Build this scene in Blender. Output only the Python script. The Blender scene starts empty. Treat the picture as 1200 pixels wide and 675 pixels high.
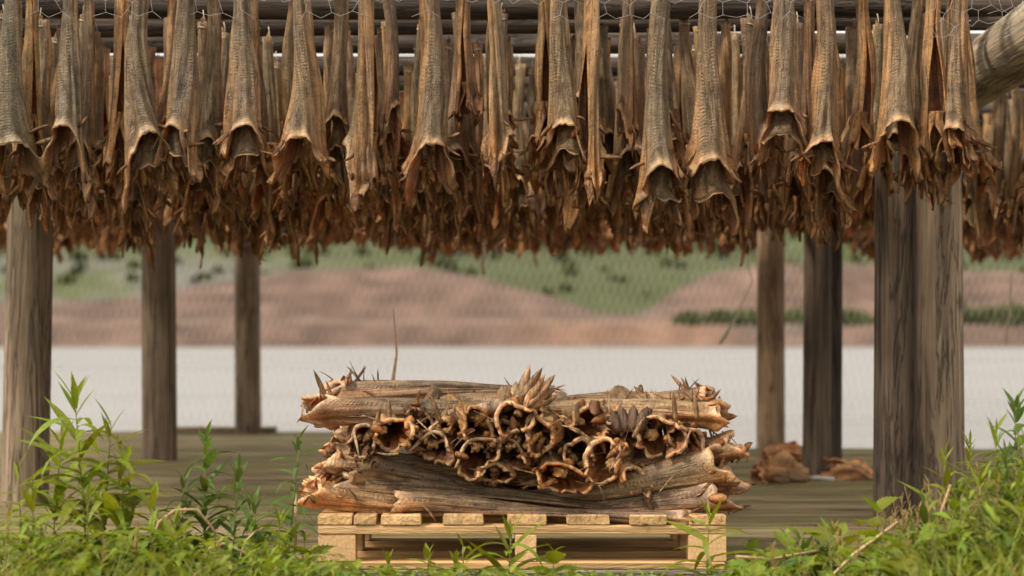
import bpy, math, random
import numpy as np
from mathutils import Vector, Matrix, Euler
R = math.radians
random.seed(11)
RNG = np.random.default_rng(11)
scn = bpy.context.scene
COL = scn.collection

# ---------------------------------------------------------------- camera
CAMZ = 0.67
cam = bpy.data.cameras.new('camera')
cam.lens = 60; cam.sensor_width = 36; cam.clip_start = 0.05; cam.clip_end = 6000
cam.shift_y = 62.5 / 1200
cam.dof.use_dof = True; cam.dof.focus_distance = 5.3; cam.dof.aperture_fstop = 2.1
camo = bpy.data.objects.new('camera', cam); COL.objects.link(camo)
camo.location = (0, 0, CAMZ); camo.rotation_euler = (R(90), 0, 0)
scn.camera = camo

# ---------------------------------------------------------------- sky, sun, exposure
SUN_EL, SUN_DIR = 44, Vector((-0.85, -0.40, 0))
SUN_DIR.normalize()
w = bpy.data.worlds.new('World'); scn.world = w; w.use_nodes = True
nt = w.node_tree; nt.nodes.clear()
sky = nt.nodes.new('ShaderNodeTexSky'); sky.sky_type = 'NISHITA'; sky.sun_disc = False
sky.sun_elevation = R(SUN_EL); sky.sun_rotation = math.atan2(SUN_DIR.x, SUN_DIR.y)
sky.air_density = 1.0; sky.dust_density = 4.0; sky.ozone_density = 1.0
hs = nt.nodes.new('ShaderNodeHueSaturation'); hs.inputs['Saturation'].default_value = 0.18
tn = nt.nodes.new('ShaderNodeMix'); tn.data_type = 'RGBA'; tn.blend_type = 'MULTIPLY'
tn.inputs[0].default_value = 1.0; tn.inputs[7].default_value = (1.0, 0.94, 0.86, 1)
bg = nt.nodes.new('ShaderNodeBackground'); bg.inputs[1].default_value = 0.15
wo = nt.nodes.new('ShaderNodeOutputWorld')
nt.links.new(sky.outputs[0], hs.inputs['Color']); nt.links.new(hs.outputs[0], tn.inputs[6])
cl = nt.nodes.new('ShaderNodeMix'); cl.data_type = 'RGBA'; cl.blend_type = 'MIX'
cl.inputs[0].default_value = 0.65; cl.inputs[7].default_value = (7.0, 6.55, 6.1, 1)   # even cloud cover
nt.links.new(tn.outputs[2], cl.inputs[6]); nt.links.new(cl.outputs[2], bg.inputs[0]); nt.links.new(bg.outputs[0], wo.inputs[0])
sun = bpy.data.lights.new('sun', 'SUN'); sun.energy = 2.4; sun.angle = R(8); sun.color = (1.0, 0.90, 0.76)
suno = bpy.data.objects.new('sun', sun); COL.objects.link(suno)
sd = Vector((SUN_DIR.x * math.cos(R(SUN_EL)), SUN_DIR.y * math.cos(R(SUN_EL)), math.sin(R(SUN_EL))))
suno.rotation_euler = sd.to_track_quat('Z', 'Y').to_euler()
scn.view_settings.view_transform = 'Standard'; scn.view_settings.look = 'None'
scn.view_settings.exposure = 0.70; scn.view_settings.gamma = 1.0
scn.cycles.max_bounces = 8; scn.cycles.transmission_bounces = 4; scn.cycles.diffuse_bounces = 4

# ---------------------------------------------------------------- helpers
def at(px, py, Y):
    return Vector(((px - 600) * Y / 2000, Y, CAMZ + (400 - py) * Y / 2000))

def tag(o, label=None, cat=None, group=None, kind=None):
    if label: o['label'] = label
    if cat: o['category'] = cat
    if group: o['group'] = group
    if kind: o['kind'] = kind
    return o

def link(o, parent=None):
    COL.objects.link(o)
    if parent is not None: o.parent = parent
    return o

def empty(name, loc=(0, 0, 0), rot=None, scale=None):
    o = bpy.data.objects.new(name, None); o.location = loc; o.empty_display_size = 0.05
    if rot: o.rotation_euler = rot
    if scale: o.scale = scale
    return link(o)

def obj(name, me, mat=None, parent=None, loc=None, rot=None):
    o = bpy.data.objects.new(name, me)
    if mat is not None and len(me.materials) == 0: me.materials.append(mat)
    if loc is not None: o.location = loc
    if rot is not None: o.rotation_euler = rot
    return link(o, parent)

class Geo:
    def __init__(s): s.v = []; s.f = []; s.c = []; s.uv = []; s.n = 0
    def add(s, v, f, c=None, uv=None):
        v = np.asarray(v, float); k = len(v)
        s.v.append(v)
        for q in f: s.f.append(tuple(i + s.n for i in q))
        if c is None: c = np.ones((k, 3))
        c = np.asarray(c, float)
        if c.ndim == 1: c = np.tile(c, (k, 1))
        s.c.append(c)
        s.uv.append(np.zeros((k, 2)) if uv is None else np.asarray(uv, float))
        s.n += k
    def arrays(s):
        return np.concatenate(s.v), s.f, np.concatenate(s.c), np.concatenate(s.uv)
    def mesh(s, name, smooth=True, mat=None):
        V, F, C, U = s.arrays()
        return mesh_from(name, V, F, C, U, smooth, mat)

def mesh_from(name, V, F, C=None, U=None, smooth=True, mat=None):
    me = bpy.data.meshes.new(name)
    if isinstance(F, np.ndarray):
        me.vertices.add(len(V)); me.vertices.foreach_set('co', np.asarray(V, np.float32).ravel())
        n, k = F.shape
        me.loops.add(n * k); me.polygons.add(n)
        me.loops.foreach_set('vertex_index', F.astype(np.int32).ravel())
        me.polygons.foreach_set('loop_start', (np.arange(n) * k).astype(np.int32))
        me.update(calc_edges=True)
    else:
        me.from_pydata(np.asarray(V).tolist(), [], F)
    if C is not None:
        a = me.attributes.new('col', 'FLOAT_COLOR', 'POINT')
        a.data.foreach_set('color', np.hstack([C, np.ones((len(C), 1))]).astype(np.float32).ravel())
    if U is not None:
        uvl = me.uv_layers.new(name='UVMap')
        li = np.empty(len(me.loops), np.int32); me.loops.foreach_get('vertex_index', li)
        uvl.data.foreach_set('uv', np.asarray(U, np.float32)[li].ravel())
    me.polygons.foreach_set('use_smooth', np.full(len(me.polygons), smooth))
    if mat is not None: me.materials.append(mat)
    me.update()
    return me

def tube(pts, rad, sides=8, cap=True):
    """tube along a polyline, radius per point"""
    pts = [Vector(p) for p in pts]; n = len(pts)
    if not hasattr(rad, '__len__'): rad = [rad] * n
    V = []; F = []; U = []
    t0 = (pts[1] - pts[0]).normalized()
    ref = Vector((0, 0, 1)) if abs(t0.z) < 0.9 else Vector((0, 1, 0))
    dist = 0
    for i, p in enumerate(pts):
        t = (pts[min(i + 1, n - 1)] - pts[max(i - 1, 0)]).normalized()
        a = t.cross(ref).normalized(); b = t.cross(a)
        if i: dist += (p - pts[i - 1]).length
        for k in range(sides):
            g = 2 * math.pi * k / sides
            V.append(p + (a * math.cos(g) + b * math.sin(g)) * rad[i]); U.append((k / sides, dist))
    for i in range(n - 1):
        for k in range(sides):
            k2 = (k + 1) % sides
            F.append((i * sides + k, i * sides + k2, (i + 1) * sides + k2, (i + 1) * sides + k))
    if cap:
        F.append(tuple(range(sides - 1, -1, -1))); F.append(tuple((n - 1) * sides + k for k in range(sides)))
    return [tuple(v) for v in V], F, U

def blade(root, d, side, length, width, curl=0.0, n=5, thick=0.0025, curl_dir=None):
    """tapered pointed blade with a diamond section"""
    root = Vector(root); d = Vector(d).normalized(); side = Vector(side)
    side = (side - d * side.dot(d)).normalized(); nrm = d.cross(side).normalized()
    cd = nrm if curl_dir is None else Vector(curl_dir)
    V = []; F = []
    p = root.copy(); step = length / n; dd = d.copy()
    for i in range(n + 1):
        t = i / n
        ww = width * (0.55 + 0.9 * t) * (1 - t ** 2.2) + 0.0006
        th = thick * (1 - 0.7 * t)
        V += [p - side * ww / 2, p + nrm * th, p + side * ww / 2, p - nrm * th]
        dd = (dd + cd * curl / n).normalized(); p = p + dd * step
    for i in range(n):
        for k in range(4):
            k2 = (k + 1) % 4
            F.append((i * 4 + k, i * 4 + k2, (i + 1) * 4 + k2, (i + 1) * 4 + k))
    F.append((3, 2, 1, 0)); F.append(tuple(n * 4 + k for k in range(4)))
    return [tuple(v) for v in V], F

# ---------------------------------------------------------------- materials
def new_mat(name):
    m = bpy.data.materials.new(name); m.use_nodes = True
    t = m.node_tree; t.nodes.clear()
    o = t.nodes.new('ShaderNodeOutputMaterial')
    return m, t, o
class NB:
    def __init__(s, t): s.t = t
    def n(s, k, **kw):
        q = s.t.nodes.new(k)
        for a, b in kw.items(): setattr(q, a, b)
        return q
    def l(s, a, b): s.t.links.new(a, b)
    def math(s, op, a, b=None, clamp=False):
        q = s.n('ShaderNodeMath', operation=op, use_clamp=clamp)
        for i, x in enumerate((a, b)):
            if x is None: continue
            if isinstance(x, (int, float)): q.inputs[i].default_value = x
            else: s.l(x, q.inputs[i])
        return q.outputs[0]
    def mix(s, bt, f, a, b):
        q = s.n('ShaderNodeMix', data_type='RGBA', blend_type=bt)
        for i, x in ((0, f), (6, a), (7, b)):
            if isinstance(x, (int, float)): q.inputs[i].default_value = x
            elif isinstance(x, tuple): q.inputs[i].default_value = (*x, 1) if len(x) == 3 else x
            else: s.l(x, q.inputs[i])
        return q.outputs[2]
    def noise(s, vec, scale, detail=4, rough=0.55, dist=0.0):
        q = s.n('ShaderNodeTexNoise'); q.inputs['Scale'].default_value = scale
        q.inputs['Detail'].default_value = detail; q.inputs['Roughness'].default_value = rough
        q.inputs['Distortion'].default_value = dist
        if vec is not None: s.l(vec, q.inputs['Vector'])
        return q.outputs[0]
    def ramp(s, f, stops):
        q = s.n('ShaderNodeValToRGB'); e = q.color_ramp.elements
        while len(e) < len(stops): e.new(0.5)
        for i, (p, c) in enumerate(stops):
            e[i].position = p; e[i].color = (c, c, c, 1) if isinstance(c, (int, float)) else (*c, 1)
        s.l(f, q.inputs[0]); return q.outputs[0]
    def mapping(s, vec, scale=(1, 1, 1), loc=(0, 0, 0), rot=(0, 0, 0)):
        q = s.n('ShaderNodeMapping'); q.inputs['Scale'].default_value = scale
        q.inputs['Location'].default_value = loc; q.inputs['Rotation'].default_value = rot
        s.l(vec, q.inputs['Vector']); return q.outputs[0]
    def bump(s, h, strength, dist=0.01, normal=None):
        q = s.n('ShaderNodeBump'); q.inputs['Strength'].default_value = strength
        q.inputs['Distance'].default_value = dist; s.l(h, q.inputs['Height'])
        if normal is not None: s.l(normal, q.inputs['Normal'])
        return q.outputs[0]
    def bsdf(s, color, rough=0.6, spec=0.3, normal=None):
        q = s.n('ShaderNodeBsdfPrincipled')
        if isinstance(color, tuple): q.inputs['Base Color'].default_value = (*color, 1)
        else: s.l(color, q.inputs['Base Color'])
        if isinstance(rough, (int, float)): q.inputs['Roughness'].default_value = rough
        else: s.l(rough, q.inputs['Roughness'])
        q.inputs['Specular IOR Level'].default_value = spec
        if normal is not None: s.l(normal, q.inputs['Normal'])
        return q
    def translucent(s, sh, color, fac, normal=None):
        q = s.n('ShaderNodeBsdfTranslucent'); s.l(color, q.inputs[0])
        m = s.n('ShaderNodeMixShader'); m.inputs[0].default_value = fac
        s.l(sh, m.inputs[1]); s.l(q.outputs[0], m.inputs[2]); return m.outputs[0]

def mat_fish():
    m, t, o = new_mat('dried_fish_skin'); b = NB(t)
    at_ = b.n('ShaderNodeAttribute', attribute_name='col').outputs['Color']
    oi = b.n('ShaderNodeObjectInfo')
    tc = b.n('ShaderNodeTexCoord'); uv = tc.outputs['UV']; ob = tc.outputs['Object']
    seedv = b.n('ShaderNodeVectorMath', operation='ADD')
    b.l(uv, seedv.inputs[0]); b.l(oi.outputs['Location'], seedv.inputs[1])
    st = b.noise(b.mapping(seedv.outputs[0], (15, 2.6, 1)), 1.0, 6, 0.62, 0.35)
    st2 = b.noise(b.mapping(seedv.outputs[0], (46, 7, 1)), 1.0, 3, 0.6, 0.2)
    bl = b.noise(ob, 22, 5, 0.65)
    fi = b.noise(ob, 170, 3, 0.6)
    sv = b.n('ShaderNodeSeparateXYZ'); b.l(uv, sv.inputs[0])
    rim = b.ramp(sv.outputs[1], [(0.90, 0.0), (0.955, 1.0)])
    rimn = b.noise(ob, 45, 4, 0.65)
    mx = b.n('ShaderNodeMix', data_type='FLOAT'); b.l(rim, mx.inputs[0]); b.l(st, mx.inputs[2]); b.l(rimn, mx.inputs[3]); st = mx.outputs[0]
    mx = b.n('ShaderNodeMix', data_type='FLOAT'); b.l(rim, mx.inputs[0]); b.l(st2, mx.inputs[2]); b.l(rimn, mx.inputs[3]); st2 = mx.outputs[0]
    c = b.mix('MULTIPLY', 1.0, at_, oi.outputs['Color'])
    c = b.mix('MULTIPLY', 1.0, c, b.ramp(st, [(0.26, 0.50), (0.5, 0.97), (0.74, 1.42)]))
    c = b.mix('MULTIPLY', 0.8, c, b.ramp(bl, [(0.3, (0.50, 0.44, 0.40)), (0.52, (1, 1, 1)), (0.75, (1.35, 1.2, 1.0))]))
    c = b.mix('MULTIPLY', 0.6, c, b.ramp(fi, [(0.3, 0.6), (0.6, 1.15)]))
    # ladder of muscle segments either side of the back line
    sx = b.n('ShaderNodeSeparateXYZ'); b.l(uv, sx.inputs[0])
    du = b.math('ABSOLUTE', b.math('SUBTRACT', sx.outputs[0], 0.5))
    band = b.math('SUBTRACT', 1.0, b.math('MULTIPLY', b.math('ABSOLUTE', b.math('SUBTRACT', du, 0.085)), 34.0), clamp=True)
    lad = b.math('SINE', b.math('ADD', b.math('MULTIPLY', sx.outputs[1], 330.0), b.math('MULTIPLY', du, 26.0)))
    lad = b.math('MULTIPLY', b.math('MULTIPLY', lad, band), b.ramp(bl, [(0.4, 0.15), (0.6, 1.0)]))
    lad2 = b.math('SINE', b.math('ADD', b.math('MULTIPLY', sx.outputs[1], 420.0), b.math('MULTIPLY', du, 60.0)))
    lad = b.math('ADD', lad, b.math('MULTIPLY', b.math('MULTIPLY', lad2, 0.28), b.ramp(st2, [(0.35, 0.0), (0.6, 1.0)])))
    c = b.mix('MULTIPLY', 0.7, c, b.ramp(b.math('ADD', b.math('MULTIPLY', lad, 0.5), 0.5), [(0.1, (0.62, 0.55, 0.5)), (0.5, (1, 1, 1)), (0.9, (1.2, 1.15, 1.1))]))
    ckn = b.noise(b.mapping(seedv.outputs[0], (8, 1.5, 1)), 1.0, 5, 0.62, 0.6)
    ckl = b.ramp(b.math('ABSOLUTE', b.math('SUBTRACT', ckn, 0.5)), [(0.0, 0.0), (0.022, 1.0)])
    mx = b.n('ShaderNodeMix', data_type='FLOAT'); b.l(rim, mx.inputs[0]); b.l(ckl, mx.inputs[2]); mx.inputs[3].default_value = 1.0; ckl = mx.outputs[0]
    c = b.mix('MULTIPLY', 0.32, c, ckl)
    sp = b.noise(ob, 95, 2, 0.5)
    c = b.mix('MULTIPLY', 0.55, c, b.ramp(sp, [(0.30, 0.25), (0.40, 1.0)]))
    h = b.math('ADD', b.math('MULTIPLY', st, 1.0), b.math('MULTIPLY', st2, 0.28))
    h = b.math('ADD', h, b.math('MULTIPLY', bl, 0.8))
    h = b.math('ADD', h, b.math('MULTIPLY', ckl, 0.2))
    h = b.math('MULTIPLY', h, b.math('SUBTRACT', 1.0, b.math('MULTIPLY', rim, 0.65)))
    h = b.math('ADD', h, b.math('MULTIPLY', lad, 0.14))
    h = b.math('ADD', h, b.math('MULTIPLY', fi, 0.18))
    nm = b.bump(h, 1.0, 0.010)
    p = b.bsdf(c, 0.43, 0.5, nm)
    tr = b.mix('MULTIPLY', 1.0, c, (1.9, 1.0, 0.45))
    b.l(b.translucent(p.outputs[0], tr, 0.26), o.inputs[0]); return m

def mat_wood(name, light, dark, axis='Z', scale=1.0, moss=None, crack=1.0, rough=0.8, rand=0.25, knots=False):
    m, t, o = new_mat(name); b = NB(t)
    tc = b.n('ShaderNodeTexCoord'); oi = b.n('ShaderNodeObjectInfo')
    add = b.n('ShaderNodeVectorMath', operation='ADD'); b.l(tc.outputs['Object'], add.inputs[0])
    mul = b.n('ShaderNodeVectorMath', operation='SCALE'); b.l(oi.outputs['Location'], mul.inputs[0]); mul.inputs['Scale'].default_value = 3.7
    b.l(mul.outputs[0], add.inputs[1]); v = add.outputs[0]
    lo, hi = 1.6 * scale, 38 * scale
    sc = {'X': (lo, hi, hi), 'Y': (hi, lo, hi), 'Z': (hi, hi, lo)}[axis]
    g = b.noise(b.mapping(v, sc), 1.0, 6, 0.6, 0.5)
    g2 = b.noise(b.mapping(v, tuple(x * 3.1 for x in sc)), 1.0, 3, 0.6, 0.2)
    big = b.noise(v, 2.3 * scale, 4, 0.6)
    c = b.mix('MIX', b.ramp(g, [(0.32, 0.0), (0.68, 1.0)]), dark, light)
    c = b.mix('MULTIPLY', 0.55, c, b.ramp(g2, [(0.3, 0.5), (0.65, 1.2)]))
    c = b.mix('MULTIPLY', 0.7, c, b.ramp(big, [(0.3, 0.55), (0.7, 1.25)]))
    sc2 = {'X': (lo * .5, hi * .35, hi * .35), 'Y': (hi * .35, lo * .5, hi * .35), 'Z': (hi * .35, hi * .35, lo * .5)}[axis]
    ck = b.noise(b.mapping(v, sc2), 1.0, 5, 0.7, 0.9)
    ckm = b.ramp(b.math('ABSOLUTE', b.math('SUBTRACT', ck, 0.5)), [(0.0, 0.0), (0.026, 1.0)])
    c = b.mix('MULTIPLY', 0.55 * crack, c, ckm)
    vo = b.n('ShaderNodeTexVoronoi'); vo.inputs['Scale'].default_value = 1.0; b.l(b.mapping(v, tuple(6.5 if q != lo else 3.0 for q in sc)), vo.inputs['Vector'])
    c = b.mix('MULTIPLY', 0.8 * crack, c, b.ramp(vo.outputs['Distance'], [(0.05, 0.22), (0.15, 1.0)]))
    rr = b.math('ADD', 1 - rand / 2, b.math('MULTIPLY', oi.outputs['Random'], rand))
    q = b.n('ShaderNodeCombineColor')
    for i in range(3): b.l(rr, q.inputs[i])
    c = b.mix('MULTIPLY', 1.0, c, q.outputs[0])
    if moss:
        mo = b.noise(tc.outputs['Object'], 1.1, 6, 0.65, 0.3)
        ge = b.n('ShaderNodeNewGeometry')
        mo2 = b.noise(ge.outputs['Position'], 0.55, 5, 0.65, 0.2)
        c = b.mix('MIX', b.math('MULTIPLY', b.ramp(mo2, [(0.33, 0.10), (0.56, 0.85)]), b.ramp(g, [(0.2, 0.35), (0.7, 1.0)])), c, moss)
    h = b.math('ADD', g, b.math('MULTIPLY', g2, 0.4))
    h = b.math('ADD', h, b.math('MULTIPLY', ckm, 0.5 * crack))
    nm = b.bump(h, 0.9, 0.010)
    p = b.bsdf(c, rough, 0.25, nm); b.l(p.outputs[0], o.inputs[0]); return m

def mat_plain(name, color, rough=0.7, var=0.3, nscale=20, spec=0.25, bump=0.3, transl=0.0, rand=0.0):
    m, t, o = new_mat(name); b = NB(t)
    tc = b.n('ShaderNodeTexCoord'); oi = b.n('ShaderNodeObjectInfo')
    n1 = b.noise(tc.outputs['Object'], nscale, 5, 0.6)
    c = b.mix('MULTIPLY', 1.0, color, b.ramp(n1, [(0.3, 1 - var), (0.7, 1 + var)]))
    if rand:
        hsv = b.n('ShaderNodeHueSaturation'); b.l(c, hsv.inputs['Color'])
        b.l(b.math('ADD', 0.5 - rand * 0.09, b.math('MULTIPLY', oi.outputs['Random'], rand * 0.11)), hsv.inputs['Hue'])
        b.l(b.math('ADD', 1 - rand * 0.6, b.math('MULTIPLY', oi.outputs['Random'], rand * 1.1)), hsv.inputs['Value'])
        c = hsv.outputs[0]
    p = b.bsdf(c, rough, spec, b.bump(n1, bump, 0.004))
    sh = p.outputs[0]
    if transl: sh = b.translucent(sh, b.mix('MULTIPLY', 1.0, c, (1.5, 1.4, 0.5)), transl)
    b.l(sh, o.inputs[0]); return m

def mat_col(name, rough=0.8, transl=0.0, nscale=2.0, var=0.3, bump=0.0, spec=0.2):
    """colour from the mesh's own colour attribute with mottling"""
    m, t, o = new_mat(name); b = NB(t)
    a = b.n('ShaderNodeAttribute', attribute_name='col').outputs['Color']
    ge = b.n('ShaderNodeNewGeometry')
    n1 = b.noise(ge.outputs['Position'], nscale, 6, 0.65)
    c = b.mix('MULTIPLY', 1.0, a, b.ramp(n1, [(0.3, 1 - var), (0.7, 1 + var)]))
    p = b.bsdf(c, rough, spec, b.bump(n1, bump, 0.5) if bump else None)
    sh = p.outputs[0]
    if transl: sh = b.translucent(sh, b.mix('MULTIPLY', 1.0, c, (1.5, 1.4, 0.5)), transl)
    b.l(sh, o.inputs[0]); return m

def mat_water():
    m, t, o = new_mat('fjord_water'); b = NB(t)
    ge = b.n('ShaderNodeNewGeometry')
    n1 = b.noise(b.mapping(ge.outputs['Position'], (1, 1, 1)), 1.3, 6, 0.6, 0.2)
    n2 = b.noise(b.mapping(ge.outputs['Position'], (0.012, 0.05, 1)), 1.0, 5, 0.6)
    nm = b.bump(n1, 1.0, 0.35)
    c = b.mix('MIX', n2, (0.20, 0.195, 0.195), (0.32, 0.31, 0.30))
    p = b.bsdf(c, b.ramp(n2, [(0.3, 0.22), (0.7, 0.4)]), 0.5, nm)
    p.inputs['IOR'].default_value = 1.33
    b.l(p.outputs[0], o.inputs[0]); return m

M_FISH = mat_fish()
M_POST = mat_wood('weathered_post_wood', (0.33, 0.25, 0.17), (0.13, 0.092, 0.060), 'Z', 0.8, crack=1.0)
M_SHADEPOST = mat_wood('shaded_post_wood', (0.085, 0.062, 0.046), (0.035, 0.026, 0.02), 'Z', 0.8)  # near-black colours paint in the shadow on the post behind
M_POLE = mat_wood('grey_pole_wood', (0.135, 0.105, 0.08), (0.04, 0.03, 0.024), 'X', 0.8)
M_BEAM = mat_wood('pale_beam_wood', (0.52, 0.43, 0.30), (0.27, 0.21, 0.14), 'Y', 0.8)
M_DECK = mat_wood('mossy_deck_wood', (0.36, 0.275, 0.18), (0.15, 0.108, 0.066), 'X', 0.6, moss=(0.20, 0.18, 0.055), rand=0.7, crack=1.0)
M_PALLET = mat_wood('fresh_pine', (0.74, 0.48, 0.23), (0.55, 0.32, 0.13), 'Y', 0.7, crack=0.25, rough=0.65, rand=0.25)
M_PALLETX = mat_wood('fresh_pine_lengthwise', (0.74, 0.48, 0.23), (0.55, 0.32, 0.13), 'X', 0.7, crack=0.25, rough=0.65, rand=0.2)
M_BLOCK = mat_plain('pressed_chip_block', (0.66, 0.42, 0.21), 0.85, 0.22, 120, bump=0.5)
M_KERB = mat_wood('grey_edge_plank', (0.36, 0.31, 0.25), (0.17, 0.14, 0.11), 'X', 0.8)
M_WIRE = mat_plain('galvanised_wire', (0.30, 0.29, 0.28), 0.45, 0.3, 60, spec=0.5)
M_NET = mat_plain('pale_net_twine', (0.42, 0.42, 0.38), 0.8, 0.2, 60)
M_CORD = mat_plain('cream_twine', (0.62, 0.54, 0.40), 0.8, 0.2, 200)
M_STEEL = mat_plain('dull_steel', (0.35, 0.34, 0.33), 0.4, 0.3, 80, spec=0.6)
M_LEAF = mat_plain('fresh_leaf', (0.175, 0.235, 0.022), 0.5, 0.35, 30, 0.35, 0.4, transl=0.38, rand=0.5)
M_LEAF2 = mat_plain('dark_leaf', (0.085, 0.150, 0.030), 0.5, 0.35, 30, 0.35, 0.4, transl=0.35, rand=0.5)
M_STEM = mat_plain('green_stem', (0.16, 0.17, 0.05), 0.6, 0.3, 60, rand=0.3)
M_STRAW = mat_plain('dry_straw', (0.42, 0.30, 0.15), 0.8, 0.3, 90, rand=0.4)
M_REDSTEM = mat_plain('reddish_dead_stem', (0.30, 0.14, 0.08), 0.8, 0.3, 90)
M_GRASS = mat_col('meadow_grass', 0.6, 0.35, 9.0, 0.35)
M_FAR = mat_col('far_slope', 0.95, 0, 0.10, 0.28, 0.0)
M_SHRUB = mat_col('far_shrub_leaf', 0.8, 0.25, 0.5, 0.4)
M_SOIL = mat_plain('dark_soil', (0.085, 0.062, 0.04), 0.95, 0.4, 6, bump=0.8)
M_WATER = mat_water()

# ================================================================ SETTING
def grid_mesh(name, X, Y, Z, C, mat):
    ny, nx = X.shape
    V = np.stack([X, Y, Z], -1).reshape(-1, 3)
    i = np.arange(ny - 1)[:, None] * nx + np.arange(nx - 1)[None, :]
    F = np.stack([i, i + 1, i + nx + 1, i + nx], -1).reshape(-1, 4)
    return mesh_from(name, V, F, C.reshape(-1, 3) if C is not None else None, None, True, mat)

class SNoise:
    """smooth noise from random sine waves"""
    def __init__(s, seed, n=10, f0=1.0, f1=4.0):
        r = np.random.default_rng(seed); s.k = r.uniform(f0, f1, n) ; a = r.uniform(0, 6.28, n)
        s.kx, s.ky = s.k * np.cos(a), s.k * np.sin(a); s.p = r.uniform(0, 6.28, n); s.n = n; s.w = (f0 / s.k) ** 0.7
    def __call__(s, x, y):
        x = np.asarray(x)[..., None]; y = np.asarray(y)[..., None]
        return (np.sin(x * s.kx + y * s.ky + s.p) * s.w).sum(-1) / math.sqrt(s.n)

def sstep(a, b, x):
    t = np.clip((np.asarray(x, float) - a) / (b - a), 0, 1); return t * t * (3 - 2 * t)

# near ground: grassy soil in front, falling away beneath the deck
gx, gy = np.meshgrid(np.linspace(-16, 16, 90), np.concatenate([np.linspace(-8, 3, 20), np.linspace(3.1, 6, 30), np.linspace(6.3, 16, 22)]))
sn = SNoise(3, 10, 1.5, 6)
gz = -0.10 + 0.018 * sn(gx, gy) - 1.9 * sstep(5.3, 14, gy) - 0.06 * sstep(4.6, 5.2, gy)
tag(obj('ground', grid_mesh('ground', gx, gy, gz, None, M_SOIL)), kind='structure')

# water
me = mesh_from('water', [(-1500, 7, -1.2), (1500, 7, -1.2), (1500, 700, -1.2), (-1500, 700, -1.2)], [(0, 1, 2, 3)], mat=M_WATER)
tag(obj('water', me), kind='structure')
me = mesh_from('seabed', [(-1500, 10, -2.4), (1500, 10, -2.4), (1500, 3000, -2.4), (-1500, 3000, -2.4)], [(0, 1, 2, 3)], mat=M_SOIL)
tag(obj('seabed', me), kind='structure')

SHORE = []
# far shore: bank, track, two earth mounds, green hillside
def shore():
    xs = np.linspace(-520, 520, 420)
    ys = np.concatenate([np.linspace(532, 548, 10), np.linspace(551, 700, 60), np.linspace(706, 1500, 60)])
    X, Y = np.meshgrid(xs, ys)
    n1 = SNoise(21, 12, 0.02, 0.09); n2 = SNoise(22, 12, 0.1, 0.5); n3 = SNoise(23, 12, 0.012, 0.03)
    A = n1(X, Y); B = n2(X, Y)
    bank = -2.0 + 8.2 * sstep(531, 547, Y + 1.5 * B) + 0.25 * B + 2.4 * sstep(560, 600, Y)
    u = X * 570 / Y   # spread with distance
    m1 = np.interp(u, [-240, -165, -140, -120, -100, -71, -34, -11, 11, 28, 38], [5, 6, 7, 9, 13, 18, 18, 15, 9, 2, 0])
    m2 = np.interp(u, [30, 46, 56, 64, 84, 130, 170, 260], [0, 3, 12, 16, 19, 19, 17, 12])
    mound = (m1 + m2) * sstep(566, 612, Y + 2 * A) * (1 - 0.55 * sstep(625, 660, Y)) * (1 + 0.05 * A)
    hill = sstep(590, 1400, Y) * 205 + 13 * sstep(600, 680, Y) + A * 2.5 * sstep(640, 900, Y)
    Z = bank + np.maximum(mound, hill * 1.0 + 0.0 * mound) + 0.35 * B * sstep(560, 640, Y)
    earth = np.array([0.122, 0.080, 0.062]); pale = np.array([0.160, 0.110, 0.084]); green = np.array([0.058, 0.068, 0.026])
    rock = np.array([0.125, 0.12, 0.108]); orange = np.array([0.215, 0.125, 0.08]); dark = np.array([0.13, 0.095, 0.075])
    gul = SNoise(29, 14, 0.15, 0.6)(X * 0.9, Z * 3.0)
    C = np.tile(earth, X.shape + (1,)) * (1 + 0.12 * A + 0.10 * B + 0.30 * gul + 0.12 * np.sin(Z * 1.1 + 1.3 * A) * sstep(560, 590, Y))[..., None]
    def blend(mask, col):
        nonlocal C
        C = C * (1 - mask[..., None]) + np.asarray(col) * mask[..., None]
    blend(0.8 * sstep(545, 552, Y) * (1 - sstep(566, 580, Y)), pale)
    blend(0.7 * sstep(0.3, 1.0, A) * (1 - sstep(546, 552, Y)) , rock)
    blend(0.6 * sstep(-10, 20, X) * (1 - sstep(60, 80, X)) * (1 - sstep(566, 580, Y)), orange)
    blend(0.8 * (1 - sstep(533.5, 536.5, Y)), dark)
    gmask = sstep(-1.5, 1.5, hill - mound + 1.2 * B) * sstep(585, 605, Y)
    blend(gmask, green)
    gvar = sstep(0.1, 1.0, n3(X, Y) + 0.5 * A)
    blend(gmask * gvar * 0.7, (0.085, 0.105, 0.032))
    blend(gmask * sstep(0.3, 1.1, B + 0.4 * A) * 0.6, (0.06, 0.085, 0.035))
    blend(0.85 * (1 - sstep(-120, -50, X)) * sstep(600, 612, Y) * (1 - sstep(690, 760, Y)) * sstep(-0.6, 0.4, A + 0.5 * B), rock)
    blend(0.5 * sstep(0.2, 0.9, n2(X * 0.3, Y * 1.5)) * (1 - gmask), earth * 0.62)
    SHORE.append((xs, ys, Z))
    return grid_mesh('far_shore', X, Y, Z, np.clip(C, 0.02, 0.8), M_FAR)
tag(obj('far_shore', shore()), kind='structure')

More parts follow.
